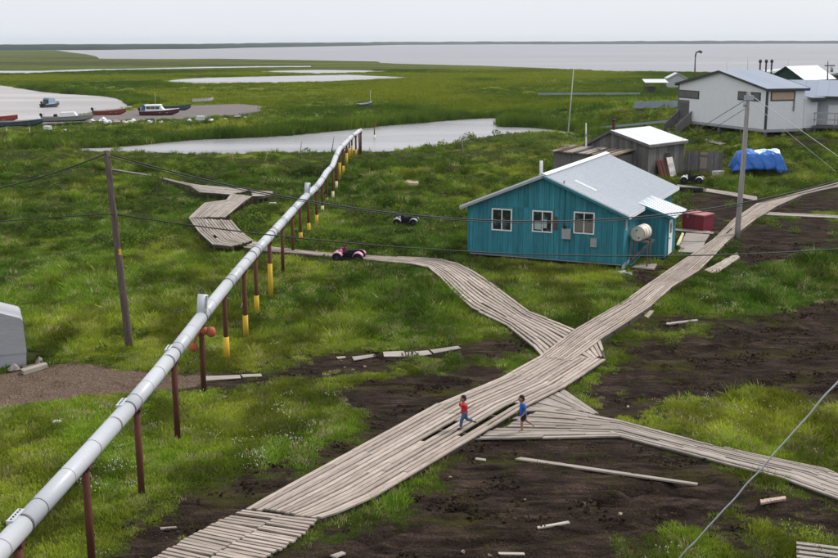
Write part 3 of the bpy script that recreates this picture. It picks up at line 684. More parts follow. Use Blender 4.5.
# orange valve floats hanging at one post
p, g, k = path[4]; c = Vector((g.x, g.y, p.z - PR - 0.12))
r2 = empty('marker_buoy', c + Vector((0.22, -0.1, -0.2)), 0, 'orange marker buoys hung on the pipeline post with the riser', 'buoy')
for dx, dz, s in ((0.16, 0.06, 0.17), (-0.5, -0.5, 0.15), (-0.08, 0.10, 0.13)):
    v, f = cube_sphere(s, s, s * 1.15, 4); m = MB(); m.add([(a + dx, b, c_ + dz) for a, b, c_ in v], f, True); m.build('float', M_ORANGE, r2)
m = MB(); m.tube([(-0.5, 0, -0.4), (-0.3, 0, 0.0), (-0.08, 0, 0.18), (0.16, 0, 0.2)], 0.03, 6); m.build('rope', M_ORANGE, r2)
m = MB(); hp = pts[min(range(len(pts)), key=lambda i: (Vector(proj(pts[i])) - Vector((240, 273))).length)]
m.tube([hp + Vector((0, 0, -PR)), hp + Vector((.06, 0, -0.9)), hp + Vector((.02, 0, -1.5)), hp + Vector((-.12, 0, -1.8))], 0.022, 6)
tag(m.build('hose', M_WHITE), 'thin white hose hanging down from the pipeline', 'hose')

# ------------------------------------------------------------------ teal house
A = G(468, 258); B = G(622, 270.5); Wd = (B - A).length; ex = (B - A).normalized(); ey = Vector((-ex.y, ex.x, 0)); rz = math.atan2(ex.y, ex.x)
A.z = 0
hs = empty('house', A, rz, 'teal plank sided house with pale metal roof beside the boardwalk', 'house')
Dp, ZB, ZE, ZA = 13.0, 0.36, 3.22, 5.12
def loc(P): v = P - A; return Vector((v.dot(ex), v.dot(ey), v.z))
def front(px, py): v = loc(onplane(px, py, A, ey)); return v.x, v.z
m = MB()                                   # wall core
prof = [(0, ZB), (Wd, ZB), (Wd, ZE), (Wd / 2, ZA), (0, ZE)]
m.poly([(x, 0.04, z) for x, z in prof], Dp - 0.04, (0, 1, 0)); wall = m.build('wall', M_TEAL2, hs)
nb = 30; bwid = Wd / nb
def gab(x): return ZE + (ZA - ZE) * (1 - abs(x - Wd / 2) / (Wd / 2))
for i in range(nb):                        # front siding boards below and above the seam
    x0, x1 = i * bwid + 0.007, (i + 1) * bwid - 0.007
    m = MB(); y0 = rnd.uniform(-0.004, 0.003); m.box(x0, x1, y0, 0.045, ZB - rnd.uniform(0, .02), ZE - 0.03); m.build('siding_board', M_TEAL, wall)
    m = MB(); m.hexa([(x0, y0, ZE), (x1, y0, ZE), (x1, .045, ZE), (x0, .045, ZE), (x0, y0, gab(x0) - .02), (x1, y0, gab(x1) - .02), (x1, .045, gab(x1) - .02), (x0, .045, gab(x0) - .02)])
    m.build('siding_board', M_TEAL, wall)
ns = 40
for i in range(ns):                        # right side boards
    y0, y1 = 0.05 + i * (Dp - .05) / ns + 0.007, 0.05 + (i + 1) * (Dp - .05) / ns - 0.007
    m = MB(); m.box(Wd - 0.01, Wd + 0.03, y0, y1, ZB + .02, ZE - 0.05); m.build('siding_board', M_TEAL, wall)
m = MB(); m.box(0.05, Wd - .05, -0.012, 0.0, ZE - 0.03, ZE + .006); m.build('seam_strip', M_TEAL2, wall)
m = MB(); m.box(-0.03, 0.07, -0.03, 0.07, ZB - .02, ZE); m.box(Wd - .07, Wd + .045, -0.03, 0.05, ZB - .02, ZE); m.build('corner_trim', M_TEAL2, hs)
m = MB(); m.box(0.1, Wd - .05, .03, .1, ZB - .09, ZB - .03); m.build('sill_beam', M_GREYMETAL, hs)
m = MB(); m.box(Wd - .02, Wd + .02, 0.0, 7.0, 0.02, ZB + .25); m.build('skirting', paint('pale_skirting', (0.3, 0.42, 0.45), 0.7, dirt=.5), hs)
for x in (0.3, 2.6, 4.9, 7.2, Wd - .3):
    m = MB(); m.box(x - .15, x + .15, .2, .5, -0.2, ZB - .14); m.build('pier', M_JOIST, hs)
m = MB(); m.box(0.2, Wd - .2, .9, Dp - .2, -.1, ZB); m.build('crawlspace_shade_block', M_JOIST, hs)  # solid dark block: shade of the void under the floor, as colour
def window(parent, x0, x1, z0, z1, frame=M_WHITE, fw=0.075, curtain=None):
    wn = MB(); y = -0.05
    wn.box(x0, x1, y, 0.02, z0, z0 + fw); wn.box(x0, x1, y, .02, z1 - fw, z1); wn.box(x0, x0 + fw, y, .02, z0 + fw, z1 - fw); wn.box(x1 - fw, x1, y, .02, z0 + fw, z1 - fw)
    xm = (x0 + x1) / 2; wn.box(xm - .03, xm + .03, y + .012, .02, z0 + fw, z1 - fw)
    o = wn.build('window', frame, parent)
    for a, b in ((x0 + fw, xm - .03), (xm + .03, x1 - fw)):
        p = MB(); p.box(a, b, -0.018, .005, z0 + fw, z1 - fw); p.build('pane', M_GLASS, o)
    if curtain:
        for c in curtain:
            a, b, q0, q1 = [c[i] for i in range(4)]
            p = MB(); p.box(x0 + a * (x1 - x0), x0 + b * (x1 - x0), -.03, -.019, z0 + q0 * (z1 - z0), z0 + q1 * (z1 - z0)); p.build('blind', c[4], o)
    return o
M_BLIND = paint('tan_blind', (0.16, 0.15, 0.12), 0.8); M_ITEM = paint('pale_items', (0.35, 0.42, 0.42), 0.7)
for (a, b, c, d), cur in (((492, 512.3, 208.6, 231.2), None), ((532.5, 553, 210.6, 232.8), [(.12, .44, .12, .5, M_ITEM), (.56, .72, .2, .6, M_ITEM)]), ((574, 595, 212, 234.5), [(.1, .46, .1, .62, M_BLIND), (.55, .9, .1, .58, M_BLIND)])):
    x0, z1 = front(a, (c + c) / 2); x1, z1b = front(b, c); z0 = front((a + b) / 2, d)[1]
    window(hs, x0, x1, z0 + .03, (z1 + z1b) / 2 , curtain=cur)
def fbox(name, a, b, c, d, dep, mat, y=0.0):
    x0, z1 = front(a, c); x1, z0 = front(b, d); m = MB(); m.box(x0, x1, -dep, y, z0, z1); return m.build(name, mat, hs)
mb1 = fbox('meter_box', 562.6, 571.3, 228, 238.8, 0.2, M_GREYMETAL)
x0, z0 = front(566, 227); m = MB(); m.tube([(x0, -.26, z0 + .03), (x0, -.19, z0 + .03)], 0.1, 12); m.build('dial', M_GLASS, mb1)
fbox('junction_box', 591, 597, 238, 247, 0.14, M_GREYMETAL); fbox('vent_box', 554.2, 557.2, 216.5, 229.5, 0.1, paint('brown_box', (0.1, .06, .045), .7))
x0, z0 = front(565, 186); x1, z1 = front(565, 229); m = MB(); m.tube([(x0, -.06, z1), (x0, -.06, z0)], 0.035, 8); m.build('conduit', M_TEAL2, hs)
m = MB(); m.tube([(x0, -.03, z0), (x0 - .05, -.1, z0 + .25), (x0 + .02, -.12, z0 + .32)], .03, 6); m.build('weatherhead', M_DARKTRIM, hs)
# roof: panels with standing ribs
def roof_panels(parent, W, D, ze, za, ov, of, mat, pw=0.9, ribs=3, th=0.04, sides=(0, 1), xc=None):
    n = max(1, round((D + 2 * of) / pw)); sl = math.hypot(W / 2, za - ze)
    dz = (za - ze) / (W / 2)
    for sgn in sides:
        s = -1 if sgn == 0 else 1
        for i in range(n):
            y0 = -of + (D + 2 * of) * i / n + .004; y1 = -of + (D + 2 * of) * (i + 1) / n - .004; jz = rnd.uniform(0, .006)
            xr = W / 2; xe = W / 2 + s * (W / 2 + ov); ze_ = ze - dz * ov
            m = MB(); off = .06 + jz
            q = [(xr, y0, za + off), (xe, y0, ze_ + off), (xe, y1, ze_ + off), (xr, y1, za + off)]
            b_ = [(p[0], p[1], p[2] - th) for p in q]
            m.hexa((b_ + q) if s > 0 else [b_[1], b_[0], b_[3], b_[2], q[1], q[0], q[3], q[2]])
            p = m.build('roof_panel', mat, parent)
            rb = MB()
            for k in range(ribs):
                yk = y0 + (y1 - y0) * (k + .1) / ribs
                a = [(xr, yk - .03, za + off - .005), (xe, yk - .03, ze_ + off - .005), (xe, yk + .03, ze_ + off - .005), (xr, yk + .03, za + off - .005)]
                t_ = [(c[0], c[1], c[2] + .055) for c in a]
                rb.hexa((a + t_) if s > 0 else [a[1], a[0], a[3], a[2], t_[1], t_[0], t_[3], t_[2]])
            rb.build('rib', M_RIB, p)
rf = empty('roof', (0, 0, 0)); rf.parent = hs
roof_panels(rf, Wd, Dp, ZE, ZA, .4, .4, M_ROOF)
m = MB(); m.bar((Wd / 2 - .12, -.42, ZA + .10), (Wd / 2 - .12, Dp + .42, ZA + .10), .28, .02, up=(-.35, 0, 1)); m.bar((Wd / 2 + .12, -.42, ZA + .10), (Wd / 2 + .12, Dp + .42, ZA + .10), .28, .02, up=(.35, 0, 1)); m.build('ridge_cap', M_ROOF, rf)
dzs = (ZA - ZE) / (Wd / 2)
for s in (-1, 1):                            # barge boards and eave fascia
    m = MB(); m.bar((Wd / 2, -.385, ZA - .05), (Wd / 2 + s * (Wd / 2 + .4), -.385, ZE - dzs * .4 - .05), .03, .14); m.build('barge_board', M_TEAL2 if s > 0 else M_GREYMETAL, hs)
    x = Wd / 2 + s * (Wd / 2 + .38); m = MB(); m.box(x - .015, x + .015, -.37, Dp + .37, ZE - dzs * .4 - .12, ZE - dzs * .4 + .0); m.build('fascia', M_WHITE, hs)
    m = MB(); p0 = (Wd / 2 + s * .02, -.35, ZA - .02); m.hexa([(Wd / 2, -.36, ZA - .03), (x, -.36, ZE - dzs * .38 - .03), (x, 0.02, ZE - dzs * .38 - .03), (Wd / 2, .02, ZA - .03), (Wd / 2, -.36, ZA - .012), (x, -.36, ZE - dzs * .38 - .012), (x, 0.02, ZE - dzs * .38 - .012), (Wd / 2, .02, ZA - .012)]); m.build('soffit', M_PLY, hs)
m = MB(); xq = Wd / 2 + 1.5; zq = ZA - dzs * 1.5 + .11; m.hexa([(xq - .2, 1.5, zq + .2 * dzs), (xq + 1.1, 1.5, zq - 1.1 * dzs), (xq + 1.1, 1.85, zq - 1.1 * dzs), (xq - .2, 1.85, zq + .2 * dzs)] + [(xq - .2, 1.5, zq + .2 * dzs + .02), (xq + 1.1, 1.5, zq - 1.1 * dzs + .02), (xq + 1.1, 1.85, zq - 1.1 * dzs + .02), (xq - .2, 1.85, zq + .2 * dzs + .02)]); m.build('roof_patch', M_WHITEROOF, rf)
m = MB(); m.tube([(Wd / 2 - .28, .25, ZA - .1), (Wd / 2 - .3, .25, ZA + .78)], .09, 10); vt = m.build('vent_stack', M_WHITE, hs)
# entry porch on the right side
ty = 3.3; tw = 2.05; td = 2.9
for _ in range(2):
    f = lambda t: proj(A + ex * Wd + ey * t)[0] - 638
    lo, hi = 1.0, 7.0
    for _k in range(30):
        mid_ = (lo + hi) / 2
        if f(mid_) > 0: hi = mid_
        else: lo = mid_
    ty = lo
lo, hi = .8, 4.0
for _k in range(30):
    mid_ = (lo + hi) / 2
    if proj(A + ex * (Wd + mid_) + ey * ty + Vector((0, 0, .2)))[0] > 664.5: hi = mid_
    else: lo = mid_
tw = lo; pe0, pe1 = ZE - .06, 2.62
m = MB(); x0, x1, y0, y1 = Wd + .03, Wd + tw, ty, ty + td
m.hexa([(x0, y0, .14), (x1, y0, .14), (x1, y1, .14), (x0, y1, .14), (x0, y0, pe0), (x1, y0, pe1), (x1, y1, pe1), (x0, y1, pe0)]); pw_ = m.build('porch', M_TEAL2, hs)
for i in range(7):
    a, b = x0 + (x1 - x0) * i / 7 + .006, x0 + (x1 - x0) * (i + 1) / 7 - .006; h = lambda x: pe0 + (pe1 - pe0) * (x - x0) / (x1 - x0) - .01
    m = MB(); m.hexa([(a, y0 - .03, .14), (b, y0 - .03, .14), (b, y0 - .001, .14), (a, y0 - .001, .14), (a, y0 - .03, h(a)), (b, y0 - .03, h(b)), (b, y0 - .001, h(b)), (a, y0 - .001, h(a))]); m.build('siding_board', M_TEAL, pw_)
m = MB(); ov = .55; sl_ = (pe0 - pe1) / (x1 - x0); zA, zB = pe0 + .12, pe1 - sl_ * ov + .12
m.hexa([(x0 - .1, y0 - .35, zA), (x1 + ov, y0 - .35, zB), (x1 + ov, y1 + .35, zB), (x0 - .1, y1 + .35, zA), (x0 - .1, y0 - .35, zA + .05), (x1 + ov, y0 - .35, zB + .05), (x1 + ov, y1 + .35, zB + .05), (x0 - .1, y1 + .35, zA + .05)]); prf = m.build('porch_roof', M_ROOF, hs)
for i in range(9):
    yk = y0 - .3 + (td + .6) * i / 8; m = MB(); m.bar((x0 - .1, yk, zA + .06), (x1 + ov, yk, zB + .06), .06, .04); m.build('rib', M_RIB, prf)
m = MB(); m.bar((x0, y0 - .36, zA - .03), (x1 + ov, y0 - .36, zB - .03), .03, .13); m.build('barge_board', M_TEAL2, hs)
m = MB(); m.box(x1 + .005, x1 + .05, y0 + .7, y0 + 1.75, .2, 2.25); dr = m.build('door', M_WHITE, hs)
m = MB(); m.box(x1 + .051, x1 + .06, y0 + 1.0, y0 + 1.45, 1.45, 2.05); m.build('pane', M_GLASS, dr)
m = MB(); v, f = cube_sphere(.05, .05, .05, 2); m.add([(a + x1 + .09, b + y0 + .82, c + 1.2) for a, b, c in v], f, True); m.build('handle', M_GREYMETAL, dr)
m = MB()
for a, b, c, d in ((y0 + .6, y0 + .69, .2, 2.35), (y0 + 1.76, y0 + 1.85, .2, 2.35)): m.box(x1 + .003, x1 + .055, a, b, c, d)
m.box(x1 + .003, x1 + .055, y0 + .69, y0 + 1.76, 2.26, 2.35); m.build('door_frame', M_TEAL2, hs)
m = MB(); m.box(Wd + .02, Wd + .09, .35, .44, 2.2, ZE - .05); m.build('downpipe', M_WHITE, hs)
m = MB(); m.box(Wd / 2 + 3.5, Wd / 2 + 3.53, Dp - 3, Dp - 2.2, 1.4, 2.2)
m = MB(); m.box(Wd + .02, Wd + .06, Dp - 2.4, Dp - 1.5, 1.3, 2.4); sw_ = m.build('window', M_WHITE, hs); m = MB(); m.box(Wd + .061, Wd + .07, Dp - 2.3, Dp - 1.6, 1.4, 2.3); m.build('pane', M_GLASS, sw_)
# fuel drum on a slanting timber rack beside the side wall
P0 = A + ex * (Wd + .12) + ey * (ty * .42); fd = empty('fuel_drum', (P0.x, P0.y, gz(P0.x, P0.y)), rz, 'cream fuel drum lying on a timber rack beside the teal house', 'drum')
zt = 1.95; dr_ = .43
ax0, ax1 = Vector((.42, -.55, zt)), Vector((.62, .45, zt + .02)); m = MB(); dd = (ax1 - ax0).normalized()
m.tube([ax0, ax0 + dd * .01, ax1 - dd * .01, ax1], [dr_ * .95, dr_, dr_, dr_ * .95], 22); drm = m.build('drum_body', paint('cream_drum', (.62, .58, .5), .5, dirt=.5, dcol=(.33, .16, .07), scale=2), fd)
for t_ in (.02, .33, .66, .98):
    q = ax0.lerp(ax1, t_); m = MB(); m.tube([q - dd * .015, q + dd * .015], dr_ + .012, 22); m.build('hoop', M_GREYMETAL if t_ in (.33, .66) else paint('rust_rim', (.3, .15, .06), .7), drm)
for dx, dz in ((-.05, .2), (.1, -.22)):
    m = MB(); q = ax0 - dd * .01 + Vector((dx, 0, dz)); m.tube([q, q - dd * .03], .045, 8); m.build('bung', M_BLACK, drm)
for yy in (-.4, .35):
    m = MB(); m.bar((.05, yy, 0), (.05, yy, zt - .42), .08, .08); m.build('leg', M_GREYWOOD, fd)
    m = MB(); m.bar((1.0, yy, -.05), (.95, yy, zt - .42), .08, .08); m.build('leg', M_GREYWOOD, fd)
    m = MB(); m.bar((.0, yy, zt - .44), (1.05, yy, zt - .44), .1, .1); m.build('cross_beam', M_GREYWOOD, fd)
m = MB(); m.bar((.2, -.75, .5), (1.05, .9, 1.42), .12, .1); m.build('brace', M_GREYWOOD, fd)
m = MB(); m.bar((.1, -.8, .15), (.95, .8, 1.2), .1, .08); m.build('brace', M_TEAL2, fd)
# ------------------------------------------------------------------ other buildings
def gable(name, label, cat, A, B, D, zb, ze, za, wmat, rmat, trim, ov=.3, of=.3, pw=1.2, ribs=0, zel=None, piles=0, mats=None, group=None):
    A = Vector(A); B = Vector(B); z = min(A.z, B.z); A.z = B.z = z
    W = (B - A).length; ex = (B - A).normalized(); ey = Vector((-ex.y, ex.x, 0)); zel = ze if zel is None else zel
    r = empty(name, A, math.atan2(ex.y, ex.x), label, cat, group)
    m = MB(); pf = [(0, zb), (W, zb), (W, ze), (W / 2, za), (0, zel)]
    m.poly([(x, 0, q) for x, q in pf], D, (0, 1, 0)); wl = m.build('wall', wmat, r)
    rf = empty('roof'); rf.parent = r
    for s in (-1, 1):
        e_ = ze if s > 0 else zel; dz = (za - e_) / (W / 2); n = max(1, round((D + 2 * of) / pw)); mt = (mats or {}).get(s, rmat)
        xe = W / 2 + s * (W / 2 + ov); zz = e_ - dz * ov
        for i in range(n):
            y0 = -of + (D + 2 * of) * i / n + .006; y1 = -of + (D + 2 * of) * (i + 1) / n - .006; o_ = .06 + rnd.uniform(0, .012)
            q = [(W / 2, y0, za + o_), (xe, y0, zz + o_), (xe, y1, zz + o_), (W / 2, y1, za + o_)]; b_ = [(p[0], p[1], p[2] - .05) for p in q]
            m = MB(); m.hexa((b_ + q) if s > 0 else [b_[1], b_[0], b_[3], b_[2], q[1], q[0], q[3], q[2]]); m.build('roof_panel', mt, rf)
        for yy in (-of + .0, D + of):
            m = MB(); yo = yy - .02 if yy < 0 else yy + .02; m.bar((W / 2, yo, za - .04), (xe, yo, zz - .04), .035, .24); m.build('barge_board', trim, r)
        m = MB(); m.box(xe - .02, xe + .02, -of, D + of, zz - .22, zz + .0); m.build('fascia', trim, r)
    if piles:
        for i in range(piles):
            for yy in (.15, D * .5, D - .15):
                x = .15 + (W - .3) * i / (piles - 1); P = A + ex * x + ey * yy; m = MB(); m.box(x - .13, x + .13, yy - .13, yy + .13, gz(P.x, P.y) - .3 - z, zb - .02); m.build('pile', M_GREYWOOD, r)
        m = MB(); m.box(-.04, W + .04, -.04, D + .04, zb - .3, zb - .005); m.build('floor_beam', M_GREYMETAL, r)
    return r, W, ex, ey, z
def xy_on(P0, d, px, lo=0.5, hi=60):       # how far along d from P0 until the point reaches image column px
    for _ in range(40):
        q = (lo + hi) / 2
        if proj(P0 + d * q)[0] > px: hi = q
        else: lo = q
    return lo
# white hall on piles
A = G(677, 131.5); B = G(764.5, 137); z0 = min(A.z, B.z); B2 = Vector((B.x, B.y, z0))
ze = Zat(B, 88.5) - z0; zb = Zat(B, 129.5) - z0; mid_ = (A + B) / 2; za = Zat(mid_, 71) - z0
ex = (B - A); ex.z = 0; ex.normalize(); ey = Vector((-ex.y, ex.x, 0)); D = xy_on(B + Vector((0, 0, zb)), ey, 803)
hall, W, ex, ey, z0 = gable('hall', 'white sided hall on piles with slate blue roof and boarded windows', 'building', A, B, D, zb, ze, za, M_SHIPLAP, M_ROOFBLUE, M_DARKTRIM, .35, .35, 1.2, piles=5)
Ah = Vector(hall.location)
def hf(px, py): v = onplane(px, py, Ah, ey) - Ah; return v.dot(ex), v.z
def hside(px, py): v = onplane(px, py, Ah + ex * W, ex) - Ah; return v.dot(ey), v.z
m = MB(); m.box(W - .12, W + .1, -.06, .12, zb, ze); m.build('corner_trim', M_DARKTRIM, hall)
m = MB(); m.box(-.06, .12, -.05, .1, zb, ze); m.build('corner_trim', M_GREYWOOD, hall)
M_BOARDED = paint('boarded_window', (.13, .125, .12), .8, dirt=.5, dcol=(.06, .055, .05), scale=1.2, stretch=(1, 1, 1))
M_TANBOARD = paint('tan_plywood', (.38, .27, .19), .8, dirt=.5, dcol=(.5, .45, .4), scale=1.5, stretch=(.4, 1, 1))
for a, b, c, d in ((679, 699, 89.5, 99), (738.5, 760.5, 91, 101.5)):
    x0, z1 = hf(a, c); x1, zq = hf(b, d); m = MB(); m.box(x0, x1, -.07, .0, zq, z1); wn = m.build('window', M_DARKTRIM, hall)
    for i in range(3):
        m = MB(); m.box(x0 + .1 + (x1 - x0 - .2) * i / 3 + .02, x0 + .1 + (x1 - x0 - .2) * (i + 1) / 3 - .02, -.09, -.071, zq + .1, z1 - .1); m.build('panel', M_BOARDED, wn)
x0, z1 = hf(679.5, 99.3); x1, _ = hf(689.5, 99.3); m = MB(); m.box(x0, x1, -.06, 0, zb + .02, z1 - .02); dr = m.build('door', M_BOARDED, hall)
m = MB(); m.box(x0 + .15, x1 - .15, -.075, -.061, zb + .3, z1 - .4); m.build('panel', M_GREYWOOD, dr)
y0, z1 = hside(771, 91); y1, zq = hside(794, 100.5); m = MB(); m.box(W, W + .06, y0, y1, zq, z1); wn = m.build('window', M_DARKTRIM, hall)
m = MB(); m.box(W + .061, W + .08, y0 + .12, y1 - .12, zq + .12, z1 - .12); m.build('panel', M_TANBOARD, wn)
y0, z1 = hside(795, 89.5); y1, zq = hside(793, 111); m = MB(); m.bar((W + .06, y0, z1), (W + .1, y1, zq), .12, .06, up=(1, 0, 0)); m.build('loose_board', M_GREYWOOD, hall)
# lean-to annex at its far end
D2 = xy_on(B + Vector((0, 0, zb)), ey, 816) - D; hz = Zat(B + ey * (D + D2), 98) - z0
m = MB(); m.hexa([(1.0, D + .02, zb + .02), (W + .06, D + .02, zb + .02), (W + .06, D + D2, zb + .02), (1, D + D2, zb + .02), (1, D + .02, hz + 1), (W + .06, D + .02, hz + .05), (W + .06, D + D2, hz + .05), (1, D + D2, hz + 1)]); m.build('annex_wall', M_SHIPLAP, hall)
m = MB(); m.hexa([(1.0, D - .5, hz + 1.1), (W + .7, D + .38, hz + .02), (W + .7, D + D2 + .4, hz + .02), (1, D + D2 + .4, hz + 1.1), (1, D - .5, hz + 1.2), (W + .7, D + .38, hz + .12), (W + .7, D + D2 + .4, hz + .12), (1, D + D2 + .4, hz + 1.2)]); m.build('annex_roof', M_ROOFBLUE, hall)
m = MB(); m.box(W + .66, W + .74, D + .36, D + D2 + .42, hz - .35, hz + .03); m.build('fascia', M_DARKTRIM, hall)
m = MB(); m.box(.8, W + .1, D + .3, D + D2 + .05, zb - .35, zb + .01); m.build('floor_beam', M_GREYWOOD, hall)
for yy in (D + D2 * .5, D + D2 - .2):
    P = Ah + ex * W + ey * yy; m = MB(); m.box(W - .2, W, yy - .1, yy + .1, gz(P.x, P.y) - .3 - z0, zb - .3); m.build('pile', M_GREYWOOD, hall)
# stairs with solid side boards
x0, _ = hf(680, 125); x1, _ = hf(690, 125); st = empty('stairs'); st.parent = hall
for x in (x0 - .15, x1 + .35):
    m = MB(); m.hexa([(x - .08, -2.1, -.2), (x + .08, -2.1, -.2), (x + .08, -.1, zb - .15), (x - .08, -.1, zb - .15), (x - .08, -2.1, .95), (x + .08, -2.1, .95), (x + .08, -.1, zb + 1.15), (x - .08, -.1, zb + 1.15)]); m.build('side_panel', M_GREYWOOD, st)
for i in range(5):
    m = MB(); yq = -2.0 + i * .42; zq = (i + .7) * zb / 5; m.box(x0 - .06, x1 + .26, yq, yq + .4, zq - .05, zq); m.build('tread', M_GREYWOOD, st)
# grey building with railed deck to the right of the hall
A2 = G(820, 134); B2 = G(935, 139); z2 = min(A2.z, B2.z)
ze = Zat(A2, 97) - z2; zb2 = Zat(A2, 126) - z2
gb = empty('grey_building', (A2.x, A2.y, z2), math.atan2(B2.y - A2.y, B2.x - A2.x), 'grey building with long slate roof and railed deck past the white hall', 'building'); gx = (B2 - A2); gx.z = 0; Wg = gx.length; gx.normalize(); gy = Vector((-gx.y, gx.x, 0))
m = MB(); m.box(-2, Wg, 2.0, 11, zb2 - .2, ze); m.build('wall', M_GREYLAP, gb)
rz_ = Zat(A2 + gy * 7.5, 80.5) - z2
rfg = empty('roof'); rfg.parent = gb
for i in range(16):
    x0, x1 = -5.5 + i * 1.2, -5.5 + (i + 1) * 1.2 - .012; q = [(x0, 1.2, ze - .05), (x1, 1.2, ze - .05), (x1, 7, rz_), (x0, 7, rz_)]; m = MB(); m.hexa(q + [(a, b, c + .07) for a, b, c in q]); m.build('roof_panel', M_ROOFBLUE, rfg)
    q = [(x0, 7.01, rz_), (x1, 7.01, rz_), (x1, 12, ze), (x0, 12, ze)]; m = MB(); m.hexa(q + [(a, b, c + .07) for a, b, c in q]); m.build('roof_panel', M_ROOFBLUE, rfg)
m = MB(); m.box(-5.5, 13.6, 1.1, 1.18, ze - .3, ze + .03); m.build('fascia', M_DARKTRIM, gb)
m = MB(); m.box(-.8, Wg, -.1, 2.0, zb2 - .25, zb2); m.build('deck', M_GREYWOOD, gb)
zr = Zat(A2, 113) - z2
for zz in (zr, (zr + zb2) / 2):
    m = MB(); m.box(-.8, Wg, -.1, -.02, zz - .08, zz + .05); m.build('rail', M_GREYMETAL, gb)
for i in range(7):
    x = -.7 + i * 2; m = MB(); m.box(x, x + .1, -.1, 0.0, zb2, zr); m.build('rail_post', M_GREYMETAL, gb)
    P = Vector((A2.x, A2.y, 0)) + gx * x; m = MB(); m.box(x, x + .22, 0.05, .3, gz(P.x, P.y) - .3 - z2, zb2 - .25); m.build('pile', M_GREYWOOD, gb)
m = MB(); m.box(0.6, 1.6, 1.92, 2.0, zb2 + .02, zb2 + 2.1); m.build('door', M_WHITE, gb)
m = MB(); m.box(3, 4.4, 1.92, 2.0, zb2 + .9, zb2 + 2.0); wn = m.build('window', M_WHITE, gb); m = MB(); m.box(3.1, 4.3, 1.9, 1.919, zb2 + 1, zb2 + 1.9); m.build('pane', M_GLASS, wn)
# dark green house with white roof, behind
A3 = atdepth(770, 84, 225); A3.z = gz(A3.x, A3.y); B3 = atdepth(802, 84, 220); B3.z = A3.z
z3 = A3.z; ze = Zat(B3, 78) - z3; za = Zat((A3 + B3) / 2, 66.5) - z3
gh, W3, ex3, ey3, _ = gable('green_house', 'dark green house with white roof behind the white hall', 'house', A3, B3, 12, .3, ze, za, M_GREENWALL, M_WHITEROOF, M_GREENWALL, .8, .5, 1.5)
gh.rotation_euler[2] += 0.0
for px in (760, 766, 771.5):
    P = atdepth(px, 68, 228); P.z = z3; v = P - Vector(gh.location); zt = Zat(P, 60) - z3
    m = MB(); lx, ly = v.dot(ex3), v.dot(ey3); m.tube([(lx, ly, za - 2.5), (lx, ly, zt)], .17, 10); ch = m.build('chimney', M_DARKTRIM, gh)
    m = MB(); m.tube([(lx, ly, zt - .5), (lx, ly, zt + .1)], [.36, .25], 10); m.build('cowl', M_DARKTRIM, ch)
m = MB(); lz = Zat(Vector(gh.location), 73) - z3
m.hexa([(-7.5, 1, za - 2.2), (0.2, 1, za - 1.0), (.2, 9, za - .4), (-7.5, 9, za - 1.2), (-7.5, 1, za - 2.1), (.2, 1, za - .9), (.2, 9, za - .3), (-7.5, 9, za - 1.1)]); m.build('side_roof', M_WHITEROOF, gh)
m = MB(); m.box(-7.2, 0, 1.2, 8.8, -.2, za - 2.25); m.build('side_wall', M_GREENWALL, gh)
m = MB(); m.box(W3 * .3, W3 * .45, -.06, 0, ze * .35, ze * .75); wn = m.build('window', M_WHITE, gh); m = MB(); m.box(W3 * .32, W3 * .43, -.08, -.061, ze * .4, ze * .7); m.build('pane', M_GLASS, wn)
# two small sheds near the hall
def small_shed(label, a, b, D, top, mat, wall, open_=False):
    A4 = G(*a); B4 = G(*b); z = min(A4.z, B4.z); h = Zat(B4, top) - z
    if not open_:
        r, *_ = gable('shed', label, 'shed', A4, B4, D, .1, h * .68, h, wall, mat, wall, .3, .3, 1.3); return r
    ex = (B4 - A4); ex.z = 0; W = ex.length; r = empty('open_shelter', (A4.x, A4.y, z), math.atan2(ex.y, ex.x), label, 'shelter')
    for x in (0.1, W - .1):
        for y_ in (.1, D - .1):
            m = MB(); m.box(x - .08, x + .08, y_ - .08, y_ + .08, -.4, h * (.8 if y_ < 1 else .98)); m.build('post', M_GREYWOOD, r)
    m = MB(); m.hexa([(-.4, -.5, h * .8), (W + .4, -.5, h * .8), (W + .4, D + .4, h), (-.4, D + .4, h), (-.4, -.5, h * .8 + .1), (W + .4, -.5, h * .8 + .1), (W + .4, D + .4, h + .1), (-.4, D + .4, h + .1)]); m.build('roof', mat, r)
    m = MB(); m.box(.3, W * .6, D - .3, D - .2, 0, h * .5); m.build('back_boards', M_GREYWOOD, r)
    return r
small_shed('open fish shelter with white roof beyond the white hall', (646, 94), (666, 94), 4.5, 80, M_WHITEROOF, M_GREYWOOD, True)
small_shed('small grey shed with pale roof next to the open shelter', (668, 88), (686, 88), 5, 73, M_WHITEROOF, M_GREYLAP)
# weathered shack behind the teal house
B4 = G(647, 181); C4 = G(683, 170.5); z4 = min(B4.z, C4.z); d4 = (C4 - B4); d4.z = 0; D4 = d4.length; d4.normalize(); e4 = Vector((d4.y, -d4.x, 0)); W4 = 8.0; A4 = B4 - e4 * W4
ze = Zat(C4, 140) - z4; za = Zat(B4 - e4 * W4 / 2, 130.5) - z4; zel = Zat(A4, 150) - z4
M_MOSSROOF = paint('mossy_plank_roof', (.23, .18, .12), .9, dirt=.7, dcol=(.33, .3, .23), scale=1.0, stretch=(1, 1, 1), bmp=.6, var=.4, perobj=.3)
sk, W4, ex4, ey4, z4 = gable('shack', 'weathered grey board shack with white and mossy roof slopes behind the teal house', 'shack', Vector((A4.x, A4.y, z4)), Vector((B4.x, B4.y, z4)), D4, 0.0, ze, za, M_GREYWOOD, M_WHITEROOF, M_GREYWOOD, .25, .3, .9, zel=max(1.7, zel), mats={-1: M_MOSSROOF})
for i in range(14):
    y0 = D4 * i / 14; m = MB(); m.box(W4, W4 + .04 + rnd.uniform(0, .02), y0 + .01, y0 + D4 / 14 - .012, 0, ze - .05); m.build('wall_board', M_GREYWOOD, sk)
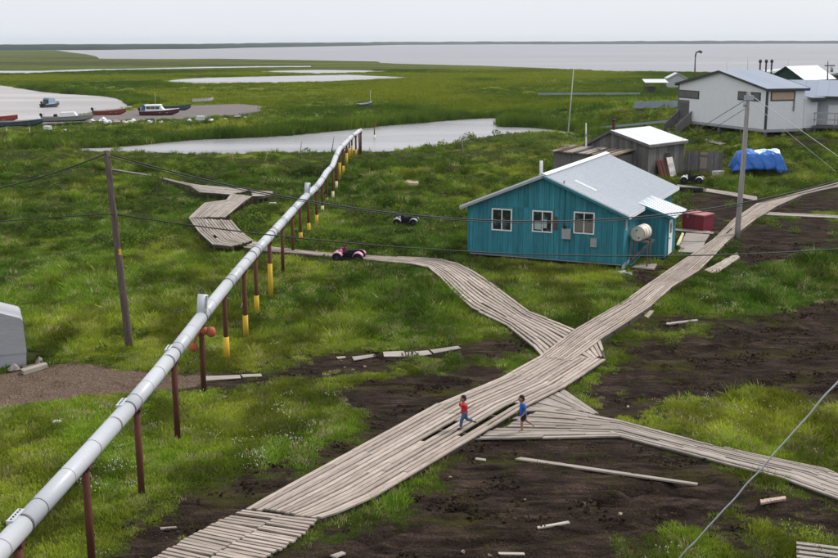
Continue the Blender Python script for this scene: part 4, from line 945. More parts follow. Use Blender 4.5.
for i in range(26):
    x0 = W4 * i / 26; x1 = x0 + W4 / 26 - .012; xm = (x0 + x1) / 2
    h = za - (za - ze) * (xm - W4 / 2) / (W4 / 2) if xm > W4 / 2 else za - (za - max(1.7, zel)) * (W4 / 2 - xm) / (W4 / 2)
    m = MB(); m.box(x0, x1, -.04 - rnd.uniform(0, .02), 0, 0, h - .12); m.build('wall_board', M_GREYWOOD, sk)
m = MB(); lz = Zat(A4 - d4 * 2.8, 151.5) - z4; m.box(-.3, W4 * .8, -3.0, -.08, -.1, lz); m.build('lean_to', M_GREYWOOD, sk)
for i in range(18):
    x0 = -.6 + (W4 * .8 + .9) * i / 18; m = MB(); j = rnd.uniform(0, .1); m.hexa([(x0, -3.3 - j * 3, lz + .02), (x0 + .38, -3.3 - j * 3, lz + .02), (x0 + .38, -.1, lz + .38), (x0, -.1, lz + .38), (x0, -3.3 - j * 3, lz + .07 + j), (x0 + .38, -3.3 - j * 3, lz + .07 + j), (x0 + .38, -.1, lz + .43 + j * .5), (x0, -.1, lz + .43 + j * .5)]); m.build('roof_board', rnd.choice([M_MOSSROOF, M_MOSSROOF, M_PLY, M_JOIST]), sk)
for k in range(7):
    x0 = rnd.uniform(0, W4 * .75); y0 = rnd.uniform(-2.6, -1); m = MB(); m.bar((x0, y0, lz + .42), (x0 + rnd.uniform(-1, 1), y0 + rnd.uniform(-.6, .8), lz + .5), .22, .06); m.build('roof_board', rnd.choice([M_PLY, M_GREYWOOD, M_RUST, M_PLANK2]), sk)
P = A4 + e4 * (W4 / 2); zt = Zat(P, 120.5) - z4; m = MB(); m.tube([(W4 / 2, .3, za - .3), (W4 / 2, .3, zt)], .14, 10); sp_ = m.build('stovepipe', M_RUST, sk); m = MB(); m.tube([(W4 / 2, .3, zt), (W4 / 2, .3, zt + .12)], [.2, .1], 10); m.build('cap', M_DARKTRIM, sp_)
m = MB(); m.box(W4 + .06, W4 + .1, D4 * .42, D4 * .6, 1.6, 2.4); wn = m.build('window', M_GREYWOOD, sk); m = MB(); m.box(W4 + .101, W4 + .11, D4 * .44, D4 * .58, 1.7, 2.3); m.build('pane', M_GLASS, wn)
for k in range(9):                            # loose boards thrown on the mossy slope
    f0 = rnd.uniform(.1, .7); yq = rnd.uniform(.3, D4 - 1); zl = max(1.7, zel); xq = W4 / 2 * (1 - f0); zq = za - (za - zl) * f0 + .17
    m = MB(); m.bar((xq, yq, zq), (xq - .9, yq + rnd.uniform(-.8, .8), zq - (za - zl) / (W4 / 2) * .9), .2, .05); m.build('roof_board', rnd.choice([M_PLY, M_MOSSROOF, M_GREYWOOD]), sk)
# board fence with a gate
A5 = G(684, 173); B5 = G(722, 173.5); zt = Zat(A5, 149.5) - A5.z; fx = (B5 - A5); fx.z = 0; L5 = fx.length
fe = empty('board_fence', A5, math.atan2(fx.y, fx.x), 'dark weathered board fence joined to the grey shack', 'fence')
for i in range(20):
    x0 = L5 * i / 20; x1 = x0 + L5 / 20 - .015; xm = (x0 + x1) / 2; hq = zt * rnd.uniform(.95, 1.03)
    if .42 < xm / L5 < .6: continue
    m = MB(); m.box(x0, x1, rnd.uniform(-.02, .01), .04, -.2, hq); m.build('fence_board', M_GREYWOOD, fe)
m = MB(); m.box(L5 * .42, L5 * .6, -.05, .03, .05, zt * .93); gt = m.build('gate', M_PLANK2, fe)
for zz in (.4, zt * .75):
    m = MB(); m.box(L5 * .42, L5 * .6, -.09, -.051, zz, zz + .14); m.build('batten', M_GREYWOOD, gt)
    m = MB(); m.box(0, L5, .041, .1, zz - .05, zz + .06); m.build('rail', M_GREYWOOD, fe)
def onground(o): 
    return o
# things leaning on the shack
q = B4 + d4 * (D4 * .28) + e4 * .5
r = empty('rusty_panel', (q.x, q.y, gz(q.x, q.y)), math.atan2(d4.y, d4.x), 'dark red metal panel leaning on the grey shack', 'panel')
m = MB(); m.hexa([(-.7, -.35, 0), (.7, -.35, 0), (.7, -.28, 0), (-.7, -.28, 0), (-.7, .25, 1.6), (.7, .25, 1.6), (.7, .32, 1.6), (-.7, .32, 1.6)]); m.build('sheet', M_RUST, r)
for x in (-.5, 0, .5): m = MB(); m.bar((x, -.37, .02), (x, .22, 1.58), .05, .04); m.build('rib', M_RUST, r)
q = B4 + d4 * (D4 * .5) + e4 * .55
r = empty('door_leaf', (q.x, q.y, gz(q.x, q.y)), math.atan2(d4.y, d4.x), 'stained white door leaf leaning on the grey shack', 'door')
m = MB(); m.hexa([(-.5, -.35, 0), (.5, -.35, 0), (.5, -.28, 0), (-.5, -.28, 0), (-.5, .2, 1.75), (.5, .2, 1.75), (.5, .27, 1.75), (-.5, .27, 1.75)]); lf = m.build('leaf', paint('stained_white', (.6, .55, .5), .6, dirt=.5, dcol=(.3, .15, .08), scale=2), r)
for zz in (.3, 1.0): m = MB(); m.bar((-.35, -.37 + zz * .3, zz + .08), (.35, -.37 + zz * .3, zz + .08), .02, .4); m.build('panel', M_WHITE, lf)
# dark red box on the yard
A6 = G(682, 229); B6 = G(703, 232.5); zt = Zat(B6, 215.5) - A6.z; fx = B6 - A6; fx.z = 0; L6 = fx.length
rb = empty('storage_box', (A6.x, A6.y, min(gz(A6.x, A6.y), gz(B6.x, B6.y)) + .02), math.atan2(fx.y, fx.x), 'dark red plywood storage box standing in the bare yard', 'box')
m = MB(); m.box(0, L6, 0, 1.0, 0, zt - .08); m.build('body', M_REDBOX, rb); m = MB(); m.hexa([(-.05, -.06, zt - .078), (L6 + .05, -.06, zt - .078), (L6 + .05, 1.06, zt - .03), (-.05, 1.06, zt - .03), (-.05, -.06, zt), (L6 + .05, -.06, zt), (L6 + .05, 1.06, zt + .06), (-.05, 1.06, zt + .06)]); m.build('lid', paint('faded_red_lid', (.36, .12, .13), .6, dirt=.4, dcol=(.5, .35, .33)), rb)
for x in (.02, L6 / 2, L6 - .1): m = MB(); m.box(x, x + .08, -.03, -.002, .02, zt - .1); m.build('batten', M_REDBOX, rb)
m = MB(); m.box(L6 * .25, L6 * .3, -.05, -.03, zt - .3, zt - .12); m.build('hasp', M_GREYMETAL, rb)

# blue tarpaulin over a fish rack
c7 = G(757, 175); h7 = Zat(c7, 149) - c7.z; w7 = 4.6; tr = empty('tarp_cover', (c7.x, c7.y, gz(c7.x, c7.y)), R(-8), 'blue tarpaulin with bleached patch draped over a rack', 'tarp')
def drape(nx, ny, hx, hy, top, low, seed, dz=0.0, cut=None):
    V = []; Fc = []
    for j in range(ny + 1):
        for i in range(nx + 1):
            u, v = -1 + 2 * i / nx, -1 + 2 * j / ny; r_ = max(abs(u), abs(v)); f = min(1, max(0, (r_ - .62) / .38))
            k = 1 - .16 * f; x, y_ = u * hx * (1.0 if r_ < .62 else .98), v * hy
            if r_ > .62: x = u / r_ * hx * (.62 + (r_ - .62) * .55) / .83; y_ = v / r_ * hy * (.62 + (r_ - .62) * .55) / .83
            else: x = u * hx / .83; y_ = v * hy / .83
            n1 = float(fbm(np.array([u * 2.3 + 5]), np.array([v * 2.3]), seed)[0]) - .5; n2 = float(fbm(np.array([u * 6 + v * 2]), np.array([v * 5]), seed + 3)[0]) - .5
            z_ = top * (1 - .10 * (u * u + .6 * v * v)) + .35 * n1 - (top - low) * (f ** 1.3) * (1 + .5 * n1) + .55 * n2 * (1 - .4 * f)
            w_ = .13 * f * math.sin((u * 9 + v * 7) * 1.7 + 4 * n1)
            V.append((x + w_, y_ + w_ * .6, max(.05, z_) + dz))
    for j in range(ny):
        for i in range(nx):
            if cut and not cut(-1 + 2 * (i + .5) / nx, -1 + 2 * (j + .5) / ny): continue
            a = j * (nx + 1) + i; Fc.append((a, a + 1, a + nx + 2, a + nx + 1))
    return V, Fc
v, f = drape(64, 46, w7 / 2, 1.6, h7 - .15, h7 * .34, 71); m = MB(); m.add(v, f, True); o = m.build('cover', M_BLUE, tr); sm = o.modifiers.new('thick', 'SOLIDIFY'); sm.thickness = .02
v, f = drape(64, 46, w7 / 2, 1.6, h7 - .15, h7 * .34, 71, .035, lambda u, v_: -.05 + .2 * math.sin(v_ * 6) < u < .66 and -.45 + .15 * math.sin(u * 9) < v_ < .7); m = MB(); m.add(v, f, True); o = m.build('bleached_sheet', M_TARPWHITE, tr); sm = o.modifiers.new('thick', 'SOLIDIFY'); sm.thickness = .02
for x in (-1.7, -.9, 0, .8, 1.6):
    for y_ in (-1.1, 1.0): m = MB(); m.tube([(x, y_, -.25), (x + .05, y_, h7 * .7)], .06, 7); m.build('leg', M_JOIST, tr)
m = MB()
for y_ in (-1.1, 0, 1.0): m.bar((-1.8, y_, h7 * .66), (1.8, y_, h7 * .66), .1, .08)
m.build('rack_rails', M_JOIST, tr)
def tub(px, py, s, mat, label):
    P = G(px, py); r = empty('tub', (P.x, P.y, gz(P.x, P.y)), rnd.uniform(0, 1), label, 'tub')
    V = []; Fc = []
    for z, k in ((0, .8), (1, 1.0), (1, .9), (.15, .72)):
        V += [(-k * s, -k * s * .7, z * s * .9), (k * s, -k * s * .7, z * s * .9), (k * s, k * s * .7, z * s * .9), (-k * s, k * s * .7, z * s * .9)]
    for l in range(3):
        for j in range(4): Fc.append((l * 4 + j, l * 4 + (j + 1) % 4, l * 4 + 4 + (j + 1) % 4, l * 4 + 4 + j))
    Fc += [(3, 2, 1, 0), (12, 13, 14, 15)]; m = MB(); m.add(V, Fc); m.build('shell', mat, r)
    m = MB(); m.tube([(-s, -s * .3, s * .8), (-s * 1.15, 0, s * .75), (-s, s * .3, s * .8)], .03, 5); m.build('handle', M_GREYMETAL, r); return r
tub(708, 172, .45, M_BLUE, 'blue plastic tub by the board fence'); tub(718, 175, .5, M_WHITE, 'white tub in the grass by the board fence')
tub(784, 176.5, .6, M_DARKTRIM, 'dark tub beside the blue tarpaulin'); tub(775, 173, .45, M_GREYMETAL, 'grey tub under the edge of the blue tarpaulin')
tub(668, 172.5, .4, M_CREAMSLEEVE, 'cream tub at the corner of the grey shack')

# ------------------------------------------------------------------ poles and wires
def pole(label, base, top, r0, r1, mat, name='utility_pole', extra=None):
    b = Vector(base); b.z = gz(b.x, b.y) - .3; t_ = Vector(top); o = empty(name, b, 0, label, 'pole'); m = MB()
    n = 9; L = [(t_ - b) * (i / n) + Vector((rnd.uniform(-.012, .012), rnd.uniform(-.012, .012), 0)) * (0 < i < n) for i in range(n + 1)]
    m.tube(L, [r0 + (r1 - r0) * i / n for i in range(n + 1)], 12); m.build('shaft', mat, o); return o, t_ - b
bl = G(130, 349); tl = Vector((bl.x - 0.98, bl.y, Zat(bl, 150.5)))
for _ in range(3): tl.x += (106.3 - proj(tl)[0]) / F * 46
plL, tv = pole('tall weathered brown utility pole leaning over the green tundra', bl, tl, .17, .12, M_POLE)
m = MB(); c = tv * .52; m.box(c.x + .06, c.x + .16, c.y - .17, c.y - .12, c.z - .12, c.z + .12); m.build('tag', M_YELLOW, plL)
for f_ in (.985, .70):
    c = tv * f_; m = MB(); m.tube([c + Vector((0, -.22, 0)), c + Vector((0, .2, 0))], .035, 8); m.build('insulator', M_DARKTRIM, plL)
br = G(737, 238); tr_ = Vector((br.x, br.y, Zat(br, 92)))
for _ in range(3): tr_.x += (748.5 - proj(tr_)[0]) / F * 73
plR, tvr = pole('grey weathered utility pole standing beside the boardwalk and house', br, tr_, .19, .13, M_POLEGREY)
m = MB(); c = tvr * .985; m.box(c.x - .3, c.x + .3, c.y - .2, c.y - .12, c.z - .35, c.z - .05); m.build('bracket', M_GREYMETAL, plR)
m = MB(); c = tvr * .93; m.tube([c + Vector((-.22, -.15, -.25)), c + Vector((-.22, -.15, .1))], .1, 10); m.build('insulator', M_GREYMETAL, plR)
def wire(label, a, mid_px, b, r, mat, name='overhead_wire', n=28, two=None):
    a = Vector(a); b = Vector(b); pts_ = []
    if mid_px:
        mx, my = mid_px; d = Vector(ray(mx, my)); C = Vector((0, 0, CAMH)); nn = (b - a).cross(Vector((0, 0, 1)))
        M = C + d * ((a - C).dot(nn) / d.dot(nn)); h = (b - a); h.z = 0; t_ = (M - a).dot(h) / h.length_squared
        sag = (M.z - (a.z + (b.z - a.z) * t_)) / (t_ * (1 - t_))
    else: sag = 0
    for i in range(n + 1):
        t_ = i / n; p = a.lerp(b, t_); p.z += sag * t_ * (1 - t_); pts_.append(p)
    m = MB(); m.tube(pts_, r, 6); return tag(m.build(name, mat), label, 'wire')
E1 = atdepth(930, 150, 58); E2 = atdepth(930, 241, 50)
wire('upper black overhead wire running from the brown pole past the teal roof', tl - Vector((0, 0, .12)), (430, 216.5), E1, .030, M_CABLE)
wire('upper black overhead wire twin strand close below its neighbour', tl - Vector((0, .1, .2)), (440, 219.0), atdepth(930, 154, 58), .020, M_CABLE)
p2 = plL.location + tv * .70
wire('lower black overhead wire crossing the whole front of the teal house', p2, (450, 250.5), E2, .028, M_CABLE)
wire('upper black wire from the brown pole out over the tundra', tl - Vector((0, 0, .12)), (50, 174), atdepth(-90, 205, 42), .030, M_CABLE)
wire('lower black wire from the brown pole out over the tundra', p2, (50, 217.5), atdepth(-90, 231, 42), .022, M_CABLE)
tR = Vector(plR.location) + tvr
wire('pale guy cable running down from the top of the grey pole', tR - Vector((0, 0, .1)), None, G(905, 203), .02, M_STEELCABLE, 'guy_wire')
wire('pale thin second guy cable from the grey pole', tR - Vector((0, 0, .5)), None, G(840, 175), .012, M_STEELCABLE, 'guy_wire')
ska = A4 + e4 * (W4 * 1.0) + d4 * (D4 * .95); ska.z = z4 + Zat(C4, 141) - z4
wire('dark upper service wire from the grey pole to the shack roof', tR - Vector((0, 0, .4)), None, Vector((ska.x, ska.y, Zat(ska, 139))), .022, M_CABLE, 'service_wire')
wire('dark lower service wire from the grey pole to the shack wall', tR - Vector((0, 0, .95)), None, Vector((ska.x + .3, ska.y, Zat(ska, 146))), .018, M_CABLE, 'service_wire')
ga = G(655, 581); ga.z = gz(ga.x, ga.y) - .1; gb_ = atdepth(980, 214, 16.5)
pts_ = []; 
for i in range(60):
    t_ = i / 59; p = ga.lerp(gb_, t_); p += Vector((.008 * math.sin(i * 1.3), 0, .012 * math.sin(i * .9) - .5 * t_ * (1 - t_))); pts_.append(p)
m = MB(); m.tube(pts_, .0165, 6); tag(m.build('guy_wire', M_STEELCABLE), 'bright twisted guy cable anchored in the cottongrass beside the peat', 'wire')
# antennas and far poles
def mast(label, px, yb, tx, yt, r, mat, depth=None, name='mast'):
    P = G(px, yb) if depth is None else atdepth(px, yb, depth); z = gz(P.x, P.y); P.z = z; zt = Zat(P, yt); T = Vector((P.x, P.y, zt))
    T.x += (tx - proj(T)[0]) / F * P.y
    o = empty(name, (P.x, P.y, z - .3), 0, label, 'pole'); m = MB(); m.tube([(0, 0, 0), ((T.x - P.x) * .6, 0, (zt - z) * .6), (T.x - P.x, 0, zt - z + .3)], [r, r * .8, r * .45], 8); m.build('shaft', mat, o); return o, T - P
M_PALEPOLE = paint('pale_mast', (.42, .43, .36), .6)
mast('tall thin pale antenna mast standing at the pond edge', 567.5, 130, 573.5, 69, .11, M_PALEPOLE)
o, t_ = mast('short white pole in front of the mossy shack roof', 586.5, 178, 586, 123, .09, M_WHITE)
m = MB(); m.box(-.25, -.08, -.06, .06, t_.z * .8, t_.z * .86); m.build('bracket', M_GREYMETAL, o)
o, t_ = mast('dark street light pole with hooked lamp behind the white hall', 694.5, 88, 695.5, 54, .16, M_POLE, 165)
m = MB(); m.tube([(t_.x, 0, t_.z - .1), (t_.x + .1, 0, t_.z + .5), (t_.x + .6, 0, t_.z + .7), (t_.x + .9, 0, t_.z + .5)], [.1, .1, .16, .2], 8); m.build('lamp', M_DARKTRIM, o)
o, t_ = mast('far brown pole with crossarm beside the green house', 828, 90, 828, 61, .16, M_POLE, 200)
m = MB(); m.box(-.9, .9, -.08, .08, t_.z - .6, t_.z - .4); ca = m.build('crossarm', M_POLE, o); m = MB(); m.tube([(.35, -.2, t_.z - 1.6), (.35, -.2, t_.z - .7)], .25, 10); m.build('transformer', M_GREYMETAL, o)
mast('slim far antenna behind the slate blue roof ridge', 748, 80, 748, 56, .07, M_GREYMETAL, 215)
mast('low slim antenna over the ridge of the white hall', 727, 80, 727, 60.5, .06, M_GREYMETAL, 205)
mast('slim antenna right behind the dark green house', 788.5, 82, 788.5, 59, .06, M_GREYMETAL, 240)
mast('small slim post standing past the dark green house', 813, 84, 813, 69, .08, M_GREYMETAL, 230)
P = atdepth(820, 84, 260); P.z = gz(P.x, P.y)
r, *_ = gable('far_house', 'low brown far house beyond the grey building', 'house', P, P + Vector((11, -2, 0)), 8, .2, Zat(P, 77.5) - P.z, Zat(P, 74) - P.z, paint('brown_wall', (.1, .07, .05), .8), M_GREENWALL, M_DARKTRIM, .6, .4, 2)
# leaning sticks by the pond and in the water
for lab, px, yb, tx, yt in (('thin dark stick leaning at the pond edge beside the pipeline', 331, 152, 334, 136), ('bent thin stick standing left of the pond sticks near the bank', 299, 160, 301.5, 141), ('pale leaning stick rising from the shrubs by the pond', 264, 163, 268, 149), ('short dark stick leaning on the bank past the last pipeline post', 367, 153.5, 370, 147), ('pale post leaning in the grass by a drooping fence', 464, 156, 462, 139), ('thin grey post in shrubs left of the pond sticks', 233, 168, 232.5, 152)):
    mast(lab, px, yb, tx, yt, .055, M_GREYWOOD if 'dark' in lab or 'bent' in lab else M_PLANK2, name='stick')
o, t_ = mast('rusty marker post with white band standing in the pond', 374.5, 137.5, 374.3, 123.5, .11, M_RUST, name='marker_post'); m = MB(); m.tube([(0, 0, t_.z * .45), (0, 0, t_.z * .65)], .13, 8); m.build('band', M_WHITE, o)
# low utilidors and walks on the right
def utilidor(label, a, b, hgt, wid, mat, name='utilidor'):
    A_ = G(*a); B_ = G(*b); A_.z = gz(A_.x, A_.y); B_.z = gz(B_.x, B_.y); o = empty(name, A_, 0, label, 'utilidor'); d = B_ - A_; up = Vector((0, 0, hgt)); L = d.length
    m = MB(); m.bar(up, d + up, wid, wid * .8); m.build('duct', mat, o); n = max(2, int(L / 4))
    for i in range(n + 1):
        q = d * (i / n); g_ = gz(A_.x + q.x, A_.y + q.y) - A_.z; m = MB(); m.box(q.x - .1, q.x + .1, q.y - .1, q.y + .1, g_ - .3, hgt + d.z * i / n - wid * .3); m.build('support', M_JOIST, o)
    return o
M_DUCT = paint('blue_grey_duct', (.24, .28, .33), .6)
utilidor('long low blue grey duct crossing the marsh behind the shack', (538, 97), (640, 96.5), .55, .5, M_DUCT)
utilidor('short thick blue grey duct leading to the white hall', (637, 110.5), (676, 110), .8, 1.2, M_DUCT)
utilidor('narrow pale duct running to the stairs of the white hall', (602, 124), (668, 123.5), .4, .4, M_DUCT)
# ------------------------------------------------------------------ boats
def skiff(label, px, py, L, W, hull, trim, head, inside, motor=True, extra=None, dz=0.0, afloat=False, name='skiff', group=None):
    P = G(px, py); z = (-.32 if afloat else max(-.3, gz(P.x, P.y) - .04)) + dz
    o = empty(name, (P.x, P.y, z), R(head), label, 'boat', group); n = 14
    hw = lambda t: W / 2 * (.9 + .1 * min(1, t * 3)) * (1 if t < .5 else max(.02, 1 - ((t - .5) / .5) ** 2.3))
    gh_ = lambda t: .78 + .42 * t ** 2.5; kz = lambda t: .0 + .55 * max(0, (t - .7) / .3) ** 2; X = lambda t: -L / 2 + L * t
    def shell(inset, floor):
        V = []; Fc = []
        for i in range(n + 1):
            t = i / n; w_ = max(.015, hw(t) - inset); g_ = gh_(t); k = kz(t) + floor; cz = min(g_ - .1, k + .16 + .15 * t)
            V += [(X(t) - inset * (t > .98) * 2, s * w_ * f, zz) for s, f, zz in ((-1, 1, g_), (-1, .82, cz), (-1, .0, k), (1, .82, cz), (1, 1, g_))]
        for i in range(n):
            for j in range(4): a = i * 5 + j; Fc.append((a, a + 1, a + 6, a + 5))
        return V, Fc
    V, Fc = shell(0, 0); V2, F2 = shell(.06, .2); b = len(V)
    Fa = [tuple(reversed(f)) for f in Fc] + [tuple(i + b for i in f) for f in F2] + [(0, 1, 2, 3, 4), tuple(b + i for i in (4, 3, 2, 1, 0)), (0, 4, b + 4, b)]
    for i in range(n): a = i * 5; Fa += [(a, a + 5, b + a + 5, b + a), (a + 4, b + a + 4, b + a + 9, a + 9)]
    m = MB(); m.add(V + V2, Fa); m.build('hull', hull, o)
    for s in (-1, 1):
        m = MB(); m.tube([(X(i / n), s * (hw(i / n) + .01), gh_(i / n) + .01) for i in range(n + 1)], .04, 6); m.build('gunwale', trim, o)
    for t in (.3, .52, .7): m = MB(); w_ = hw(t) * .9; m.box(X(t) - .14, X(t) + .14, -w_, w_, .48, .54); m.build('bench', inside, o)
    if motor:
        x = -L / 2 - .16; ob = empty('outboard'); ob.parent = o
        v, f = cube_sphere(.24, .19, .26, 4); m = MB(); m.add([(a + x - .05, b_, c + 1.15) for a, b_, c in v], f, True); m.build('cowling', M_BLACK, ob)
        m = MB(); m.hexa([(x - .06, -.06, .1), (x + .1, -.06, .1), (x + .1, .06, .1), (x - .06, .06, .1), (x - .1, -.09, .98), (x + .14, -.09, .98), (x + .14, .09, .98), (x - .1, .09, .98)]); m.build('leg', M_BLACK, ob)
        m = MB(); m.tube([(x + .1, 0, 1.1), (x + .6, 0, 1.2)], .03, 6); m.build('tiller', M_BLACK, ob)
        m = MB(); m.box(x + .06, x + .2, -.14, .14, .6, .95); m.build('clamp', M_BLACK, ob)
    if extra: extra(o, L, W, gh_, hw, X)
    return o
M_REDHULL = paint('faded_red_hull', (.25, .045, .03), .6, dirt=.4); M_DKHULL = paint('dark_teal_hull', (.05, .085, .1), .6); M_GREENHULL = paint('grey_green_hull', (.22, .24, .23), .5)
M_MAROONHULL = paint('maroon_hull', (.09, .02, .025), .5); M_BLUEC = paint('blue_canvas', (.05, .12, .25), .7)
def cover(o, L, W, gh_, hw, X):
    m = MB(); w_ = W * .42; m.hexa([(-L * .16, -w_, .8), (L * .2, -w_, .85), (L * .2, w_, .85), (-L * .16, w_, .8), (-L * .13, -w_ * .8, 1.5), (L * .14, -w_ * .8, 1.55), (L * .14, w_ * .8, 1.55), (-L * .13, w_ * .8, 1.5)]); m.build('canopy', M_WHITE, o)
    for y_ in (-.3, .3): m = MB(); m.box(-L * .27, -L * .21, y_ - .22, y_ + .22, .5, 1.2); m.build('seat', M_BLACK, o)
def cabin(o, L, W, gh_, hw, X):
    w_ = W * .42; m = MB(); m.hexa([(-L * .36, -w_, .75), (L * .14, -w_, .8), (L * .14, w_, .8), (-L * .36, w_, .75), (-L * .34, -w_ * .9, 1.7), (L * .02, -w_ * .85, 1.75), (L * .02, w_ * .85, 1.75), (-L * .34, w_ * .9, 1.7)]); cb = m.build('cabin', M_WHITE, o)
    m = MB(); m.hexa([(-L * .4, -w_, 1.71), (L * .06, -w_, 1.76), (L * .06, w_, 1.76), (-L * .4, w_, 1.71), (-L * .38, -w_ * .8, 1.86), (L * .02, -w_ * .8, 1.9), (L * .02, w_ * .8, 1.9), (-L * .38, w_ * .8, 1.86)]); m.build('cabin_roof', M_WHITE, cb)
    for i in range(3):
        a = -L * .32 + i * L * .115; m = MB(); m.hexa([(a, -w_ * .99, 1.15), (a + L * .1, -w_ * .99, 1.15), (a + L * .1, -w_ * .93, 1.15), (a, -w_ * .93, 1.15), (a, -w_ * .95, 1.58), (a + L * .1, -w_ * .95, 1.58), (a + L * .1, -w_ * .89, 1.58), (a, -w_ * .89, 1.58)]); m.build('window', M_GLASS, cb)
    m = MB(); m.hexa([(-L * .46, -w_, .7), (-L * .365, -w_, .7), (-L * .365, w_, .7), (-L * .46, w_, .7), (-L * .42, -w_, 1.9), (-L * .365, -w_, 1.9), (-L * .365, w_, 1.9), (-L * .42, w_, 1.9)]); m.build('canvas', M_BLUEC, o)
    m = MB(); m.tube([(-L * .1, 0, 1.85), (-L * .1, 0, 3.9)], .035, 6); m.build('antenna', M_PALEPOLE, o)
    m = MB(); m.hexa([(L * .12, -w_, .86), (L * .42, -.15, 1.1), (L * .42, .15, 1.1), (L * .12, w_, .86), (L * .12, -w_ * .9, 1.05), (L * .42, -.12, 1.16), (L * .42, .12, 1.16), (L * .12, w_ * .9, 1.05)]); m.build('foredeck', M_WHITE, o)
def tent(o, L, W, gh_, hw, X):
    w_ = W * .45; m = MB(); m.hexa([(-L * .3, -w_, .8), (L * .2, -w_, .8), (L * .2, w_, .8), (-L * .3, w_, .8), (-L * .25, -w_ * .8, 2.0), (L * .08, -w_ * .8, 1.9), (L * .08, w_ * .8, 1.9), (-L * .25, w_ * .8, 2.0)]); m.build('canopy', paint('grey_blue_canvas', (.22, .3, .38), .7), o)
    m = MB(); m.box(-L * .31, -L * .29, -w_ * .8, w_ * .8, .9, 1.7); m.build('rear_window', M_GLASS, o)
skiff('faded red open skiff moored beside the dark skiff', -4, 120.5, 7.0, 2.0, M_REDHULL, M_REDHULL, 8, M_ALU, motor=False)
skiff('dark open skiff with black outboard drawn up on the mud', 21, 126.5, 6.6, 2.0, M_DKHULL, M_ALU, 10, M_ALU)
skiff('grey aluminium skiff with white canopy drawn up on the mud', 68, 121, 8.0, 2.2, M_GREENHULL, M_ALU, 9, M_ALU, extra=cover)
skiff('small faded red skiff with outboard lying on the mud', 110, 114.8, 5.6, 1.8, M_REDHULL, M_ALU, 14, M_ALU)
skiff('white cabin boat with maroon hull lying on the mud', 160, 115, 6.8, 2.4, M_MAROONHULL, M_WHITE, 4, M_WHITE, extra=cabin, name='cabin_boat')
skiff('low dark skiff half hidden behind the white cabin boat', 177, 110.5, 5.2, 1.7, M_DKHULL, M_DKHULL, 5, M_JOIST, motor=False)
skiff('small white skiff lying in the marsh grass', 203, 102.5, 4.4, 1.7, M_WHITE, M_REDHULL, 12, M_REDHULL, motor=False)
skiff('canopied motor boat under way on the silty river', 51, 106, 4.4, 2.0, M_DKHULL, M_ALU, 60, M_ALU, extra=tent, afloat=True)
skiff('small dark skiff drawn up in marsh grass by a thin mast', 365, 108, 3.0, 1.4, M_DKHULL, M_WHITE, 30, M_JOIST, motor=False)
mast('thin pale mast beside the small dark skiff in the marsh', 370.5, 107.5, 370.3, 90, .08, M_PALEPOLE)

